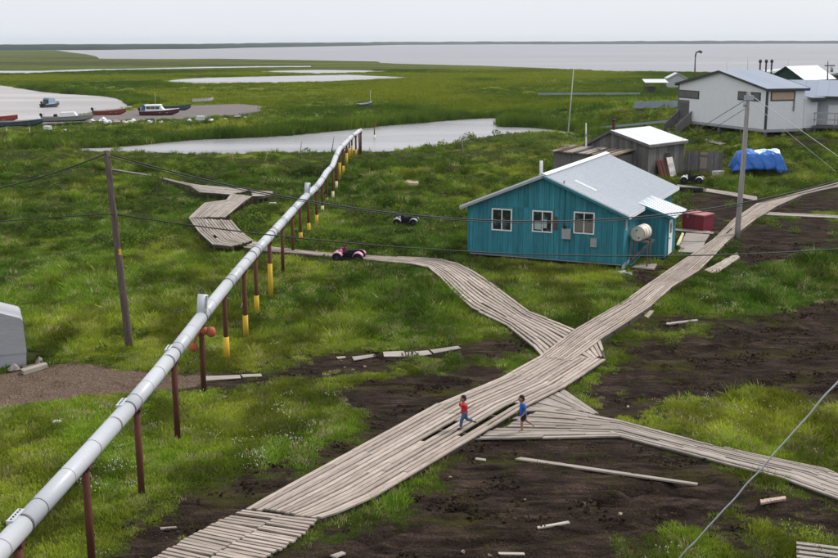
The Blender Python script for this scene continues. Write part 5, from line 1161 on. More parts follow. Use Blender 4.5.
# ------------------------------------------------------------------ all-terrain vehicles
def atv(label, px, py, head, s, body, dark, name='quad_bike', low=False):
    P = G(px, py); o = empty(name, (P.x, P.y, gz(P.x, P.y) - .02), R(head), label, 'quad bike'); o.scale = (s, s, s)
    for x in (-.62, .62):
        for y_ in (-.42, .42):
            wl = empty('wheel', (x, y_, .3)); wl.parent = o
            m = MB(); m.tube([(0, -.11, 0), (0, -.08, 0), (0, .08, 0), (0, .11, 0)], [.22, .3, .3, .22], 16); m.build('tyre', M_BLACK, wl)
            m = MB(); m.tube([(0, -.115, 0), (0, .115, 0)], .1, 10); m.build('rim', M_DARKTRIM, wl)
    m = MB(); m.hexa([(-.5, -.1, .24), (.5, -.1, .24), (.5, .1, .24), (-.5, .1, .24), (-.52, -.15, .5), (.42, -.14, .54), (.42, .14, .54), (-.52, .15, .5)]); m.build('body', M_BLACK, o)
    for sy in (-1, 1): m = MB(); m.hexa([(-.28, sy * .16, .22), (.28, sy * .16, .22), (.28, sy * .4, .22), (-.28, sy * .4, .22), (-.28, sy * .16, .27), (.28, sy * .16, .27), (.28, sy * .4, .27), (-.28, sy * .4, .27)] if sy > 0 else [(-.28, -.4, .22), (.28, -.4, .22), (.28, -.16, .22), (-.28, -.16, .22), (-.28, -.4, .27), (.28, -.4, .27), (.28, -.16, .27), (-.28, -.16, .27)]); m.build('footrest', M_BLACK, o)
    m = MB(); m.hexa([(.34, -.2, .545), (.8, -.22, .5), (.8, .22, .5), (.34, .2, .545), (.36, -.18, .74), (.74, -.2, .68), (.74, .2, .68), (.36, .18, .74)]); m.build('front_cowl', body, o)
    m = MB(); m.hexa([(-.62, -.17, .51), (.12, -.12, .545), (.12, .12, .545), (-.62, .17, .51), (-.6, -.15, .76), (.08, -.1, .68), (.08, .1, .68), (-.6, .15, .76)]); m.build('seat', M_BLACK, o)
    m = MB(); m.hexa([(.1, -.12, .55), (.4, -.14, .55), (.4, .14, .55), (.1, .12, .55), (.16, -.1, .86), (.4, -.12, .82), (.4, .12, .82), (.16, .1, .86)]); m.build('tank_cover', dark, o)
    for sx in (-1, 1):
        for sy in (-1, 1):
            V = []
            for k in range(6):
                a = math.pi * (.1 + .8 * k / 5); V += [(sx * .62 + .33 * math.cos(a), sy * .2, .34 + .33 * math.sin(a)), (sx * .62 + .33 * math.cos(a), sy * .58, .30 + .33 * math.sin(a))]
            m = MB(); m.add(V, [(2 * k, 2 * k + 1, 2 * k + 3, 2 * k + 2) for k in range(5)], True); q = m.build('fender', body, o); q.modifiers.new('thick', 'SOLIDIFY').thickness = .03
    m = MB(); m.tube([(.3, 0, .7), (.2, 0, 1.12)], .05, 8); hb = m.build('steering_stem', dark, o)
    m = MB(); m.tube([(.04, -.42, 1.2), (.17, -.2, 1.14), (.2, 0, 1.1), (.17, .2, 1.14), (.04, .42, 1.2)], .03, 6); m.build('handlebar', M_BLACK, hb)
    for y_ in (-.2, .2): v, f = cube_sphere(.06, .09, .07, 3); m = MB(); m.add([(a + .66, b + y_, c + .62) for a, b, c in v], f, True); m.build('headlight', M_WHITE, o)
    for x in (-.72, .74):
        m = MB()
        for y_ in (-.3, -.1, .1, .3): m.tube([(x - .22, y_, .74), (x + .2, y_, .74)], .014, 5)
        for xx in (x - .22, x + .2): m.tube([(xx, -.3, .74), (xx, .3, .74)], .016, 5)
        for y_ in (-.2, .2): m.tube([(x, y_, .55), (x, y_, .74)], .014, 5)
        m.build('rack', M_BLACK, o)
    return o
atv('pink and maroon quad bike parked at the edge of the curving boardwalk', 349, 261, 172, 0.98, M_PINK, M_MAROON)
atv('dark wheeled quad bike standing in the grass left of the teal house', 406, 226.5, 172, .92, M_GREYMETAL, M_BLACK)
atv('white and black quad bike parked in front of the board fence', 692, 183, 160, 1.05, M_WHITE, M_BLACK)
P = G(691, 192); sd_ = empty('sled', (P.x, P.y, gz(P.x, P.y)), R(-4), 'black freight sled lying along the yard path', 'sled')
for y_ in (-.3, .3): m = MB(); m.tube([(-1.1, y_, .04), (.8, y_, .04), (1.1, y_, .2), (1.2, y_, .42)], .045, 6); m.build('runner', M_BLACK, sd_)
m = MB(); m.hexa([(-1.1, -.36, .16), (.95, -.36, .16), (.95, .36, .16), (-1.1, .36, .16), (-1.1, -.36, .42), (.95, -.36, .36), (.95, .36, .36), (-1.1, .36, .42)]); m.build('bed', M_BLACK, sd_)
for x in (-.8, 0, .7): m = MB(); m.box(x - .04, x + .04, -.33, .33, .05, .16); m.build('cross_bar', M_JOIST, sd_)

# ------------------------------------------------------------------ loose boards, sheets, litter
def sheet(quad, label, mat, th=.03, name='plywood_sheet', cat='board', group=None, lift=.02):
    P = [G(x, y) for x, y in quad]; c = sum(P, Vector()) / 4; zz = (max(gz(p.x, p.y) for p in P + [c]) + gz(c.x, c.y)) / 2 + lift
    m = MB(); b = [(p.x - c.x, p.y - c.y, gz(p.x, p.y) * .5 + zz * .5 - zz + rnd.uniform(0, .01)) for p in P]
    # order counter-clockwise
    ar = sum(b[i - 1][0] * b[i][1] - b[i][0] * b[i - 1][1] for i in range(4)); b = b if ar > 0 else b[::-1]
    m.hexa(b + [(x, y_, z_ + th) for x, y_, z_ in b]); o = m.build(name, mat, label=label, cat=cat, group=group); o.location = (c.x, c.y, zz); return o
for q, lb in (([(203,378),(240,376),(241,379.5),(203,382)], 'long plywood sheet lying on the dirt trail beside a pipeline post'), ([(241,375),(261,373.5),(262,376),(243,378)], 'short plywood sheet butted to the long one by the pipeline post'), ([(336,358),(345,356.5),(346,359),(338,360)], 'tiny plywood scrap, the smallest piece on the dirt trail'), ([(352,358.5),(374,356),(376,358.5),(354,361.5)], 'slender plywood sheet next to the tiny scrap on the trail'), ([(383,352.5),(404,351.5),(406,357),(384,358)], 'broad squarish plywood sheet in the row on the dirt trail'), ([(405.5,352.3),(414,351.8),(418,356),(407,357)], 'small broken plywood piece touching the broad squarish sheet'), ([(415,351.7),(428,350.3),(432,353.5),(420,355.5)], 'middling plywood piece between broken piece and tapered sheet'), ([(430,350),(458,346.3),(461,348.3),(434,353)], 'long tapered plywood sheet ending the row on the dirt trail')):
    sheet(q, lb, M_PLY)
sheet([(364,316.5),(398,315),(412,317),(375,319)], 'grey board lying in tall grass below the curving boardwalk', M_PLANK2)
sheet([(515,460.5),(521,459),(698,483),(696,487)], 'long weathered plank lying alone on dark peat', M_PLANK2, .05, 'plank', 'plank', lift=.05)
sheet([(537,531.5),(568,525.5),(570,527),(538,533)], 'short pale stick lying on peat near the picture foot plank', M_PLANK2, .04, 'stick', 'stick', lift=0)
sheet([(476,458),(486,459),(486,461),(475,460)], 'tiny pale board scrap on peat below the main boardwalk', M_PLY, .03, 'board_scrap', 'board')
sheet([(760,500.8),(785,499.2),(786,501.6),(761,503)], 'short pinkish board lying on peat beside the low boardwalk', paint('pinkish_board', (.42, .3, .26), .8), .06, 'board', 'board')
sheet([(330,557),(342,551),(346,553),(336,560)], 'pale board end on peat beside the cross planked walk', M_PLY, .04, 'board', 'board')
sheet([(498,553),(524,551.5),(525,553.5),(499,555)], 'small grey slat on dark peat by tyre tracks', M_PLANK2, .03, 'slat', 'board', lift=0)
sheet([(160,528.5),(176,526.5),(177,528),(161,530)], 'thin stick on the peat strip beside the pipeline', M_PLANK2, .04, 'stick', 'stick', lift=0)
sheet([(644,317),(650,311.5),(654,312),(648,319)], 'short board end sticking out beside the narrow boardwalk', M_PLANK, .06, 'board', 'board')
sheet([(666,323.5),(697,320.5),(698,322),(667,325)], 'thin grey pole lying on bare soil beside the boardwalk', M_PLANK2, .06, 'fallen_pole', 'pole')
sheet([(163,296),(170,294),(178,297.5),(172,303)], 'pale bleached board lying in the grass beyond the brown pole', M_PLY, .04, 'board', 'board')
sheet([(403,188.5),(408,184.5),(419,185),(418,188)], 'tan cardboard panel lying on the green tundra', paint('tan_panel', (.5, .38, .29), .8), .25, 'panel', 'panel')
sheet([(678,252.5),(681,242.5),(705,243),(700,253.5)], 'grey plywood landing sheet next to the boardwalk by the porch', M_PLY, .05)
sheet([(682,242),(686,233.5),(710,234.5),(705,242.5)], 'grey plywood landing sheet in front of the dark red box', M_PLY, .05)
sheet([(632,268.5),(638,265),(657,265.5),(654,270.5)], 'old pallet board lying by the teal house corner', M_PLANK2, .08, 'pallet_board', 'board')
sheet([(676,246),(682,234),(684,235),(679,247)], 'yellowish plank edging leading to the porch door', M_CREAMSLEEVE, .08, 'plank', 'plank')
sheet([(702,141),(707,139),(726,144.5),(720,146)], 'pale board lying in grass before the white hall', M_PLY, .05, 'board', 'board')
sheet([(796,151),(803,148.5),(820,152),(812,154)], 'sun bleached board in the grass below the white hall annex', M_PLY, .05, 'board', 'board')
sheet([(436,220),(441,218),(455,219),(447,222)], 'white metal scrap lying left of the teal house', M_WHITE, .15, 'scrap', 'scrap')
P = G(822, 562); pa = empty('pallet', (P.x, P.y, gz(P.x, P.y)), R(-18), 'broken pale pallet lying by the cottongrass', 'pallet')
for i in range(5): m = MB(); m.box(-.6, .6, -.5 + i * .26, -.36 + i * .26, .12, .15); m.build('slat', M_PLY, pa)
for x in (-.55, 0, .5): m = MB(); m.box(x, x + .06, -.5, .68, .0, .118); m.build('bearer', M_JOIST, pa)
def lump(px, py, s, mat, label, name='scrap', cat='scrap', group=None, flat=.6):
    P = G(px, py); v, f = cube_sphere(s, s * .8, s * flat, 2, .42, rnd); m = MB(); m.add(v, f); o = m.build(name, mat, label=label, cat=cat, group=group)
    o.location = (P.x, P.y, gz(P.x, P.y) + s * flat * (.75 if 'shore' in label else .35)); o.rotation_euler = (0, 0, rnd.uniform(0, 6)); return o
for px, py, s in ((89,124,.5),(93,122.5,.6),(104,123,.9),(108,124,.7),(116,123.5,.7),(124,122.5,.5),(129,124,.55),(133,122.5,.7),(142,124.5,.4),(150,123.5,.6),(161,123,.5),(190,121.5,.45),(198,120.5,.5),(211,121,.5),(225,119.5,.4),(237,117.5,.6),(245,118,.45)):
    lump(px, py, s * rnd.uniform(.7, 1.0), rnd.choice([M_WHITE, M_CREAM, M_PLY]), 'white scrap lying on the grassy shore by the mud', group='white scrap along the shore')
def cooler(px, py, s, label):
    P = G(px, py); o = empty('fish_tote', (P.x, P.y, gz(P.x, P.y)), rnd.uniform(-.5, .5), label, 'tote'); m = MB(); m.hexa([(-s * .9, -s * .7, 0), (s * .9, -s * .7, 0), (s * .9, s * .7, 0), (-s * .9, s * .7, 0), (-s, -s * .8, s), (s, -s * .8, s), (s, s * .8, s), (-s, s * .8, s)]); m.build('body', M_WHITE, o)
    m = MB(); m.box(-s * 1.05, s * 1.05, -s * .85, s * .85, s * 1.002, s * 1.15); m.build('lid', M_CREAM, o)
cooler(201, 120.5, .6, 'white fish tote standing among the shore scrap'); cooler(48, 131.5, .5, 'white tote tipped in shore grass below the boats')
lump(65, 131.5, .4, M_WHITE, 'small white bag in the grass below the canopied skiff', 'bag', 'bag')
lump(434, 231.5, .3, M_YELLOW, 'yellow float lying in the grass by the teal house', 'float', 'float', flat=.8)
lump(423, 231, .16, M_WHITE, 'tiny white litter in the grass beside the yellow float', 'litter', 'litter')
lump(455, 229.5, .28, M_WHITE, 'white bucket lying against the teal house corner', 'bucket', 'bucket', flat=.9)
lump(57, 423, .2, M_WHITE, 'white plastic litter on the lawn below the gravel', 'litter', 'litter', flat=.35)
lump(272, 203.5, .4, M_WHITE, 'white litter on the grass beside the spur walk', 'litter', 'litter', flat=.3)
lump(627, 276, .3, M_GREYMETAL, 'grey stone at the corner of the teal house', 'stone', 'stone'); lump(621, 273.5, .26, M_CONC, 'pale rubble lump under the teal house corner', 'rubble', 'rubble')
for px, py in ((525, 500), (463, 553), (490, 556), (584, 503), (620, 517), (543, 528), (450, 478), (707, 338), (628, 407), (345, 367), (353, 369), (330, 371), (365, 366), (341, 361), (625, 289), (636, 283), (646, 280), (612, 286)):
    lump(px, py, rnd.uniform(.035, .07), M_MOSSROOF, 'small pale stone lying on bare soil', 'stone', 'stone', 'small stones on the soil')
# leaning fence wire posts at the far shore
for px, yb, yt in ((7, 136.5, 127.5), (30, 136.5, 127), (55, 137, 127.5), (156, 125, 118.5)):
    o, _ = mast('thin white stake standing in the shore grass below the boats', px, yb, px - .6, yt, .06, M_WHITE, name='stake'); o['group'] = 'stakes on the shore'
# grey tank corner at the left
P = G(28, 367); zt = Zat(P, 318); zt0 = Zat(P, 309)
tk = empty('water_tank', (P.x, P.y, gz(P.x, P.y) - .05), R(22), 'grey weathered steel tank standing on the gravel edge', 'tank'); z_ = tk.location.z
m = MB(); m.hexa([(-3.2, 0, 0), (-.06, 0, 0), (-.06, 2.2, 0), (-3.2, 2.2, 0), (-3.2, 0, .62), (-.02, 0, .62), (-.02, 2.2, .62), (-3.2, 2.2, .62)]); m.build('base_plate', M_CONC, tk)
pf = [(-3.2, .64), (0, .64), (-.06, zt - z_ - .1), (-.14, zt - z_), (-1.12, zt0 - z_), (-3.2, zt0 - z_ + .1)]
m = MB(); m.poly([(x, .02, z) for x, z in pf], 2.16, (0, 1, 0)); m.build('body', M_CONC, tk)
m = MB(); m.box(-1.6, -1.0, -.03, .4, zt0 - z_ - .25, zt0 - z_ + .03); m.build('hatch', M_DARKTRIM, tk)
m = MB(); m.box(-3.2, -.03, -.015, .02, .6, .66); m.build('seam', M_GREYMETAL, tk)
lump(14, 371.5, .3, M_PLY, 'broken pale crate at the foot of the grey tank', 'crate', 'crate', flat=.7)
sheet([(21,374.5),(46,367),(48,369.5),(24,377)], 'bleached driftwood log lying beside the grey tank', M_PLANK2, .16, 'driftwood', 'log')
sheet([(22,371.5),(38,367.5),(39,369),(24,373.5)], 'dark driftwood log behind the bleached one at the tank', M_JOIST, .14, 'driftwood', 'log')
lump(39.5, 364.5, .22, M_PLANK2, 'bleached driftwood knot on the gravel edge', 'driftwood', 'log', flat=1.0)

# ------------------------------------------------------------------ children
M_SKIN = paint('skin', (.30, .15, .095), .55, dirt=.1, bmp=0, var=.05); M_HAIR = paint('dark_hair', (.010, .007, .006), .7, scale=8, bmp=.5)
M_SHIRTRED = paint('red_shirt', (.42, .03, .035), .8, dirt=.15, dcol=(.2, .01, .015), scale=6, bmp=.3); M_JEANS = paint('blue_jeans', (.05, .1, .2), .85, scale=6, bmp=.3)
M_SHIRTBLUE = paint('blue_shirt', (.02, .11, .40), .8, dirt=.2, dcol=(.01, .05, .2), scale=6, bmp=.3); M_SHORTS = paint('dark_shorts', (.018, .02, .025), .85, scale=6, bmp=.3)
def skin(name, V, E, Rr, mat, parent, sub=2, root=0):
    me = bpy.data.meshes.new(name); me.from_pydata([tuple(v) for v in V], E, []); me.materials.append(mat); o = bpy.data.objects.new(name, me); COL.objects.link(o); o.parent = parent
    md = o.modifiers.new('skin', 'SKIN'); md.use_smooth_shade = True
    if not me.skin_vertices: me.skin_vertices.new()
    sv = me.skin_vertices[0].data
    for i, r in enumerate(Rr):
        sv[i].radius = r if isinstance(r, tuple) else (r, r); sv[i].use_root = (i == root)
    s = o.modifiers.new('sub', 'SUBSURF'); s.levels = sub; s.render_levels = sub; return o
def child(label, px, py, dz, heading, J, shirt, pants, sleeve, pantlen, shoes, hgt=1.0):
    P = G(px, py, dz); o = empty('person', (P.x, P.y, P.z), heading, label, 'person'); o.scale = (hgt,) * 3
    # local axes: +x forward, +y the child's left, +z up
    V = []; E = []; Rr = []
    def a(p, r, par=None):
        V.append(Vector(p)); Rr.append(r); i = len(V) - 1
        if par is not None: E.append((par, i))
        return i
    pel = a(J['pel'], (.085, .075)); sp1 = a(J['spine'], (.085, .075), pel); ch = a(J['chest'], (.095, .08), sp1); nk = a(J['neck'], .038, ch)
    hd = Vector(J['head']); hb = a(hd + Vector((.0, 0, -.075)), .06, nk); hm = a(hd + Vector((.008, 0, -.01)), (.078, .092), hb); ht = a(hd + Vector((-.008, 0, .075)), (.066, .075), hm)
    fw = Vector(J.get('face', (1, 0, 0))).normalized(); sd = Vector((-fw.y, fw.x, 0)).normalized()
    a(hd + fw * .098 + Vector((0, 0, -.02)), .012, hm)                       # nose
    for s in (-1, 1): a(hd + sd * s * .09 + Vector((0, 0, -.015)), .014, hm)   # ears
    limbs = {}
    for s, k in ((1, 'L'), (-1, 'R')):
        sh = a(J['sh' + k], .045, ch); el = a(J['el' + k], .032, sh); wr = a(J['wr' + k], .022, el)
        d = (V[wr] - V[el]).normalized(); pm = a(V[wr] + d * .045, (.026, .018), wr); limbs['arm' + k] = (sh, el, wr)
        up_ = Vector((0, 0, 1)) if abs(d.z) < .8 else Vector((1, 0, 0)); q = d.cross(up_).normalized(); cu = q.cross(d).normalized()
        for j, (off, ln) in enumerate(((-.018, .036), (-.006, .045), (.006, .042), (.018, .033))):
            b1 = a(V[pm] + d * (.02 + ln * .5) + q * off * 1.2, .0075, pm); a(V[b1] + d * ln * .6 - cu * .012, .0055, b1)
        t1 = a(V[wr] + d * .03 + q * .03 + cu * .008, .009, wr); a(V[t1] + d * .028 + q * .012, .007, t1)
        hp = a(J['hip' + k], .066, pel); kn = a(J['kn' + k], .045, hp); cf = a(V[kn].lerp(Vector(J['an' + k]), .35), .043, kn); an = a(J['an' + k], .028, cf)
        he = a(V[an] + Vector((-.02, 0, -.03)), .024, an); to = a(J['to' + k], (.028, .02), an); limbs['leg' + k] = (hp, kn, cf, an, to)
    body = skin('body', V, E, Rr, M_SKIN, o)
    # shirt
    sv, se, sr = [], [], []
    def b(p, r, par=None):
        sv.append(Vector(p)); sr.append(r); i = len(sv) - 1
        if par is not None: se.append((par, i))
        return i
    pm1 = b(V[pel] + Vector((0, 0, -.11)), (.115, .11)); p0 = b(V[pel] + Vector((0, 0, -.02)), (.122, .114), pm1); p1 = b(V[sp1], (.116, .106), p0); p2 = b(V[ch], (.112, .096), p1); b(V[nk] + Vector((-.005, 0, -.02)), .055, p2)
    for k in 'LR':
        sh, el, wr = limbs['arm' + k]; s1 = b(V[sh], .06, p2); e1 = V[sh].lerp(V[el], min(1, sleeve)); s2 = b(e1, .05, s1)
        if sleeve > 1: b(V[el].lerp(V[wr], sleeve - 1), .036, s2)
    skin('shirt', sv, se, sr, shirt, o)
    sv, se, sr = [], [], []
    p0 = b(V[pel] + Vector((0, 0, .0)), (.1, .092)); b(V[pel] + Vector((0, 0, .1)), (.09, .085), p0)
    for k in 'LR':
        hp, kn, cf, an, to = limbs['leg' + k]; h1 = b(V[hp], .082, p0)
        if pantlen <= 1: b(V[hp].lerp(V[kn], pantlen), .072, h1)
        else:
            k1 = b(V[kn], .06, h1); c1 = b(V[cf], .056, k1); b(V[cf].lerp(V[an], pantlen - 1), .048, c1)
    skin('trousers', sv, se, sr, pants, o)
    # hair cap, eyes, mouth
    v, f = cube_sphere(.083, .088, .08, 6, .09, rnd); m = MB(); keep = [(x, y_, z) for x, y_, z in v]; off = hd + Vector((-.02, 0, .04)) ; m.add([Vector(p) + off for p in keep], f, True); m.build('hair', M_HAIR, o)
    v, f = cube_sphere(.05, .085, .07, 4, .06, rnd); m = MB(); m.add([Vector(p) + hd - fw * .062 + Vector((0, 0, -.015)) for p in v], f, True); m.build('hair', M_HAIR, o)
    for s in (-1, 1):
        v, f = cube_sphere(.010, .012, .010, 2); m = MB(); m.add([Vector(p) + hd + fw * .083 + sd * s * .033 + Vector((0, 0, .004)) for p in v], f, True); m.build('eye', M_BLACK, o)
    v, f = cube_sphere(.006, .022, .007, 2); m = MB(); m.add([Vector(p) + hd + fw * .082 + Vector((0, 0, -.055)) for p in v], f, True); m.build('mouth', M_MAROON, o)
    if shoes:
        for k in 'LR':
            hp, kn, cf, an, to = limbs['leg' + k]; d = (V[to] - V[an]); d.normalize()
            sh = [V[an] + Vector((0, 0, .01)), V[an] - d * .02 + Vector((0, 0, -.03)), V[to] + d * .02]; skin('shoe', sh, [(0, 1), (1, 2)], [.038, .04, (.04, .03)], shoes, o, 1)
    return o
K1 = dict(pel=(0, 0, .56), spine=(.015, 0, .68), chest=(.03, 0, .82), neck=(.04, 0, .915), head=(.055, 0, 1.035), shL=(.02, .115, .855), elL=(.17, .15, .84), wrL=(.15, .12, 1.0), shR=(.03, -.115, .855), elR=(-.1, -.15, .69), wrR=(.04, -.16, .60),
          hipL=(0, .06, .52), knL=(.11, .065, .31), anL=(.13, .065, .075), toL=(.24, .07, .03), hipR=(0, -.06, .52), knR=(-.08, -.065, .31), anR=(-.29, -.07, .25), toR=(-.38, -.07, .2))
K2 = dict(pel=(0, 0, .57), spine=(.01, 0, .70), chest=(.025, 0, .84), neck=(.05, 0, .935), head=(.075, 0, 1.055), shL=(.02, .115, .875), elL=(-.05, .16, .70), wrL=(.06, .16, .57), shR=(.02, -.115, .875), elR=(.05, -.17, .70), wrR=(.13, -.14, .60),
          hipL=(0, .06, .53), knL=(.06, .065, .30), anL=(.04, .065, .075), toL=(.15, .07, .03), hipR=(0, -.06, .53), knR=(-.10, -.065, .33), anR=(-.30, -.07, .2), toR=(-.36, -.07, .1))
child('child in red shirt and blue jeans running with one arm raised', 464.5, 429, .25, R(184), K1, M_SHIRTRED, M_JEANS, 1.6, 1.9, M_BLACK, 1.0)
child('child in blue shirt and dark shorts running barefoot on planks', 523, 431.5, .13, R(186), K2, M_SHIRTBLUE, M_SHORTS, .75, .8, None, 1.06)
# ------------------------------------------------------------------ vegetation (scattered stuff)
def leaf_mat(name, gloss=.6):
    m = bpy.data.materials.new(name); m.use_nodes = True; t = m.node_tree; t.nodes.clear(); o = t.nodes.new('ShaderNodeOutputMaterial')
    at = nd(t, 'ShaderNodeAttribute', attribute_name='tint', attribute_type='INSTANCER').outputs['Color']
    sh = nd(t, 'ShaderNodeAttribute', attribute_name='shade').outputs['Fac']
    c = mix(t, 1.0, at, ramp(t, sh, [(0, (.75, .72, .7)), (1, (1.3, 1.3, 1.25))]), 'MULTIPLY')
    d = nd(t, 'ShaderNodeBsdfDiffuse'); tr = nd(t, 'ShaderNodeBsdfTranslucent'); t.links.new(c, d.inputs['Color']); t.links.new(c, tr.inputs['Color'])
    ms = nd(t, 'ShaderNodeMixShader'); ms.inputs[0].default_value = .3; t.links.new(d.outputs[0], ms.inputs[1]); t.links.new(tr.outputs[0], ms.inputs[2]); t.links.new(ms.outputs[0], o.inputs['Surface']); return m
M_LEAF = leaf_mat('blade_green'); M_COTTON = paint('cotton_white', (.62, .61, .57), .9, dirt=0, bmp=0)
def blades(n, h, rad, w, bend, seed, leafy=0, stiff=1.0, seg=2):
    rn = random.Random(seed); V = []; Fc = []; S = []
    for _ in range(n):
        a = rn.uniform(0, 6.283); r = rad * math.sqrt(rn.random()); x, y_ = r * math.cos(a), r * math.sin(a); hh = h * rn.uniform(.55, 1.15) * (1 - .25 * (r / rad) ** 2)
        da = a + rn.uniform(-1.2, 1.2); b = bend * rn.uniform(.3, 1.3) * hh; fa = rn.uniform(0, 6.283); wx, wy = w * math.cos(fa) / 2, w * math.sin(fa) / 2; s = rn.random(); i0 = len(V)
        for k in range(seg + 1):
            t = k / seg; cx, cy, cz = x + math.cos(da) * b * t * t, y_ + math.sin(da) * b * t * t, hh * t * (1 - .18 * bend * t); q = 1 - t * .55
            if k < seg: V += [(cx - wx * q, cy - wy * q, cz - .03 * (k == 0)), (cx + wx * q, cy + wy * q, cz - .03 * (k == 0))]; S += [s, s]
            else: V.append((cx, cy, cz)); S.append(min(1, s + .2))
        for k in range(seg - 1): j = i0 + 2 * k; Fc.append((j, j + 1, j + 3, j + 2))
        j = i0 + 2 * (seg - 1); Fc.append((j, j + 1, j + 2))
    for _ in range(leafy):
        a = rn.uniform(0, 6.283); r = rad * rn.random() ** .6; z = h * rn.uniform(.25, 1.0) * (1 - .5 * (r / rad) ** 2); c = Vector((r * math.cos(a), r * math.sin(a), z)); s = rn.random()
        d = Vector((rn.gauss(0, 1), rn.gauss(0, 1), rn.gauss(.3, .7))).normalized(); q = d.cross(Vector((rn.gauss(0, 1), rn.gauss(0, 1), rn.gauss(0, 1)))).normalized(); L = w * rn.uniform(2.5, 4.5); ww = w * rn.uniform(.8, 1.4); i0 = len(V)
        V += [tuple(c), tuple(c + d * L * .5 + q * ww), tuple(c + d * L), tuple(c + d * L * .5 - q * ww)]; S += [s] * 4; Fc.append((i0, i0 + 1, i0 + 2, i0 + 3))
    return V, Fc, S
def nearbank(x, y_):
    return (psd_b(x, y_, W_POND, 24) < 14) & (psd_b(x, y_ + 3, W_POND, 24) < psd_b(x, y_, W_POND, 24) - .5)
def source(name, data, mat):
    V, Fc, S = data; me = bpy.data.meshes.new(name); me.from_pydata(V, [], Fc); a = me.attributes.new('shade', 'FLOAT', 'POINT'); a.data.foreach_set('value', np.array(S, np.float32)); me.materials.append(mat); me.update(); return bpy.data.objects.new(name, me)
def scatter(name, label, srcs, P, scl, rot, idx, tint):
    col = bpy.data.collections.new(name + '_sources')
    for k, s in enumerate(srcs): s.name = 'tuft_%s_%02d' % (name, k); col.objects.link(s)
    me = bpy.data.meshes.new(name); n = len(P); me.vertices.add(n); me.vertices.foreach_set('co', P.astype(np.float32).ravel())
    for nm, ty, arr, key in (('scl', 'FLOAT_VECTOR', scl, 'vector'), ('rot', 'FLOAT_VECTOR', rot, 'vector'), ('tint', 'FLOAT_COLOR', tint, 'color')):
        a = me.attributes.new(nm, ty, 'POINT'); a.data.foreach_set(key, arr.astype(np.float32).ravel())
    a = me.attributes.new('idx', 'INT', 'POINT'); a.data.foreach_set('value', idx.astype(np.int32)); me.update()
    o = bpy.data.objects.new(name, me); COL.objects.link(o); tag(o, label, kind='stuff')
    g = bpy.data.node_groups.new(name + '_scatter', 'GeometryNodeTree'); g.interface.new_socket('Geometry', in_out='INPUT', socket_type='NodeSocketGeometry'); g.interface.new_socket('Geometry', in_out='OUTPUT', socket_type='NodeSocketGeometry')
    gi = g.nodes.new('NodeGroupInput'); go = g.nodes.new('NodeGroupOutput'); ip = g.nodes.new('GeometryNodeInstanceOnPoints'); ci = g.nodes.new('GeometryNodeCollectionInfo')
    ci.inputs['Collection'].default_value = col; ci.inputs['Separate Children'].default_value = True; ci.inputs['Reset Children'].default_value = True; ip.inputs['Pick Instance'].default_value = True
    def na(nm, ty): q = g.nodes.new('GeometryNodeInputNamedAttribute'); q.data_type = ty; q.inputs['Name'].default_value = nm; return q.outputs[0]
    e2 = g.nodes.new('FunctionNodeEulerToRotation'); g.links.new(na('rot', 'FLOAT_VECTOR'), e2.inputs[0])
    g.links.new(gi.outputs[0], ip.inputs['Points']); g.links.new(ci.outputs[0], ip.inputs['Instance']); g.links.new(e2.outputs[0], ip.inputs['Rotation']); g.links.new(na('scl', 'FLOAT_VECTOR'), ip.inputs['Scale']); g.links.new(na('idx', 'INT'), ip.inputs['Instance Index'])
    g.links.new(ip.outputs[0], go.inputs[0]); md = o.modifiers.new('scatter', 'NODES'); md.node_group = g; return o
HOUSE_FP = [[tuple((Vector(hs.location) + Vector((math.cos(rz) * x - math.sin(rz) * y_, math.sin(rz) * x + math.cos(rz) * y_, 0)))[:2]) for x, y_ in ((0.05, .1), (Wd - .05, .1), (Wd + .0, 3.3), (Wd + 1.9, 3.3), (Wd + 1.9, 6.2), (Wd, 6.2), (Wd, Dp), (0, Dp))],
            [tuple((A4 + q)[:2]) for q in (Vector((0, 0, 0)), e4 * W4, e4 * W4 + d4 * D4, d4 * D4)],
            [(tk.location.x - 3.2, tk.location.y - .05), (tk.location.x, tk.location.y - .05), (tk.location.x, tk.location.y + 2.2), (tk.location.x - 3.2, tk.location.y + 2.2)],
            gpoly([(676, 254), (684, 233), (712, 233), (703, 255)]), gpoly([(200, 383), (264, 378), (264, 372), (200, 376)]), gpoly([(334, 361), (462, 349), (460, 345), (336, 356)])]
def sample(n, d0, d1, power=1.0, xm=.42):
    """random points in the wedge in front of the camera, even per ground area times a distance falloff"""
    u = RNG.random(n); y_ = np.sqrt(d0 * d0 + u * (d1 * d1 - d0 * d0)); x = (RNG.random(n) * 2 - 1) * (xm * y_ + 3); return x, y_
def filt(x, y_, dens, wedge=None):
    k = RNG.random(len(x)) < dens; return x[k], y_[k]
def lush(x, y_): return fbm(x * .11, y_ * .075, 91, 4)
def green(x, y_, n, dry=0.0):
    """grass colour: yellow-green to deep green in drifts, with straw blades"""
    a = np.clip((lush(x, y_) - .5) * 3.2 + .5 + RNG.normal(0, .13, n), 0, 1)[:, None]; b = np.clip((fbm(x * .3 + 40, y_ * .22, 95) - .5) * 3 + .5 + RNG.normal(0, .15, n), 0, 1)[:, None]
    c0, c1, c2, c3 = (np.array(c) for c in ((.058, .115, .014), (.142, .222, .022), (.235, .258, .030), (.25, .225, .115)))
    c = c0 * (1 - a) + c1 * a; c = c * (1 - .85 * b * a) + c2 * (.85 * b * a); s = (RNG.random(n) < .10 + dry * .4)[:, None]; c = np.where(s, c3 * RNG.uniform(.8, 1.3, (n, 1)), c)
    cl = (.55 + .95 * ss(.3, .7, fbm(x * .9 + 7, y_ * .55, 96)))[:, None]; c = c * cl * RNG.uniform(.75, 1.25, (n, 1)); return np.concatenate([c, np.ones((n, 1))], 1)
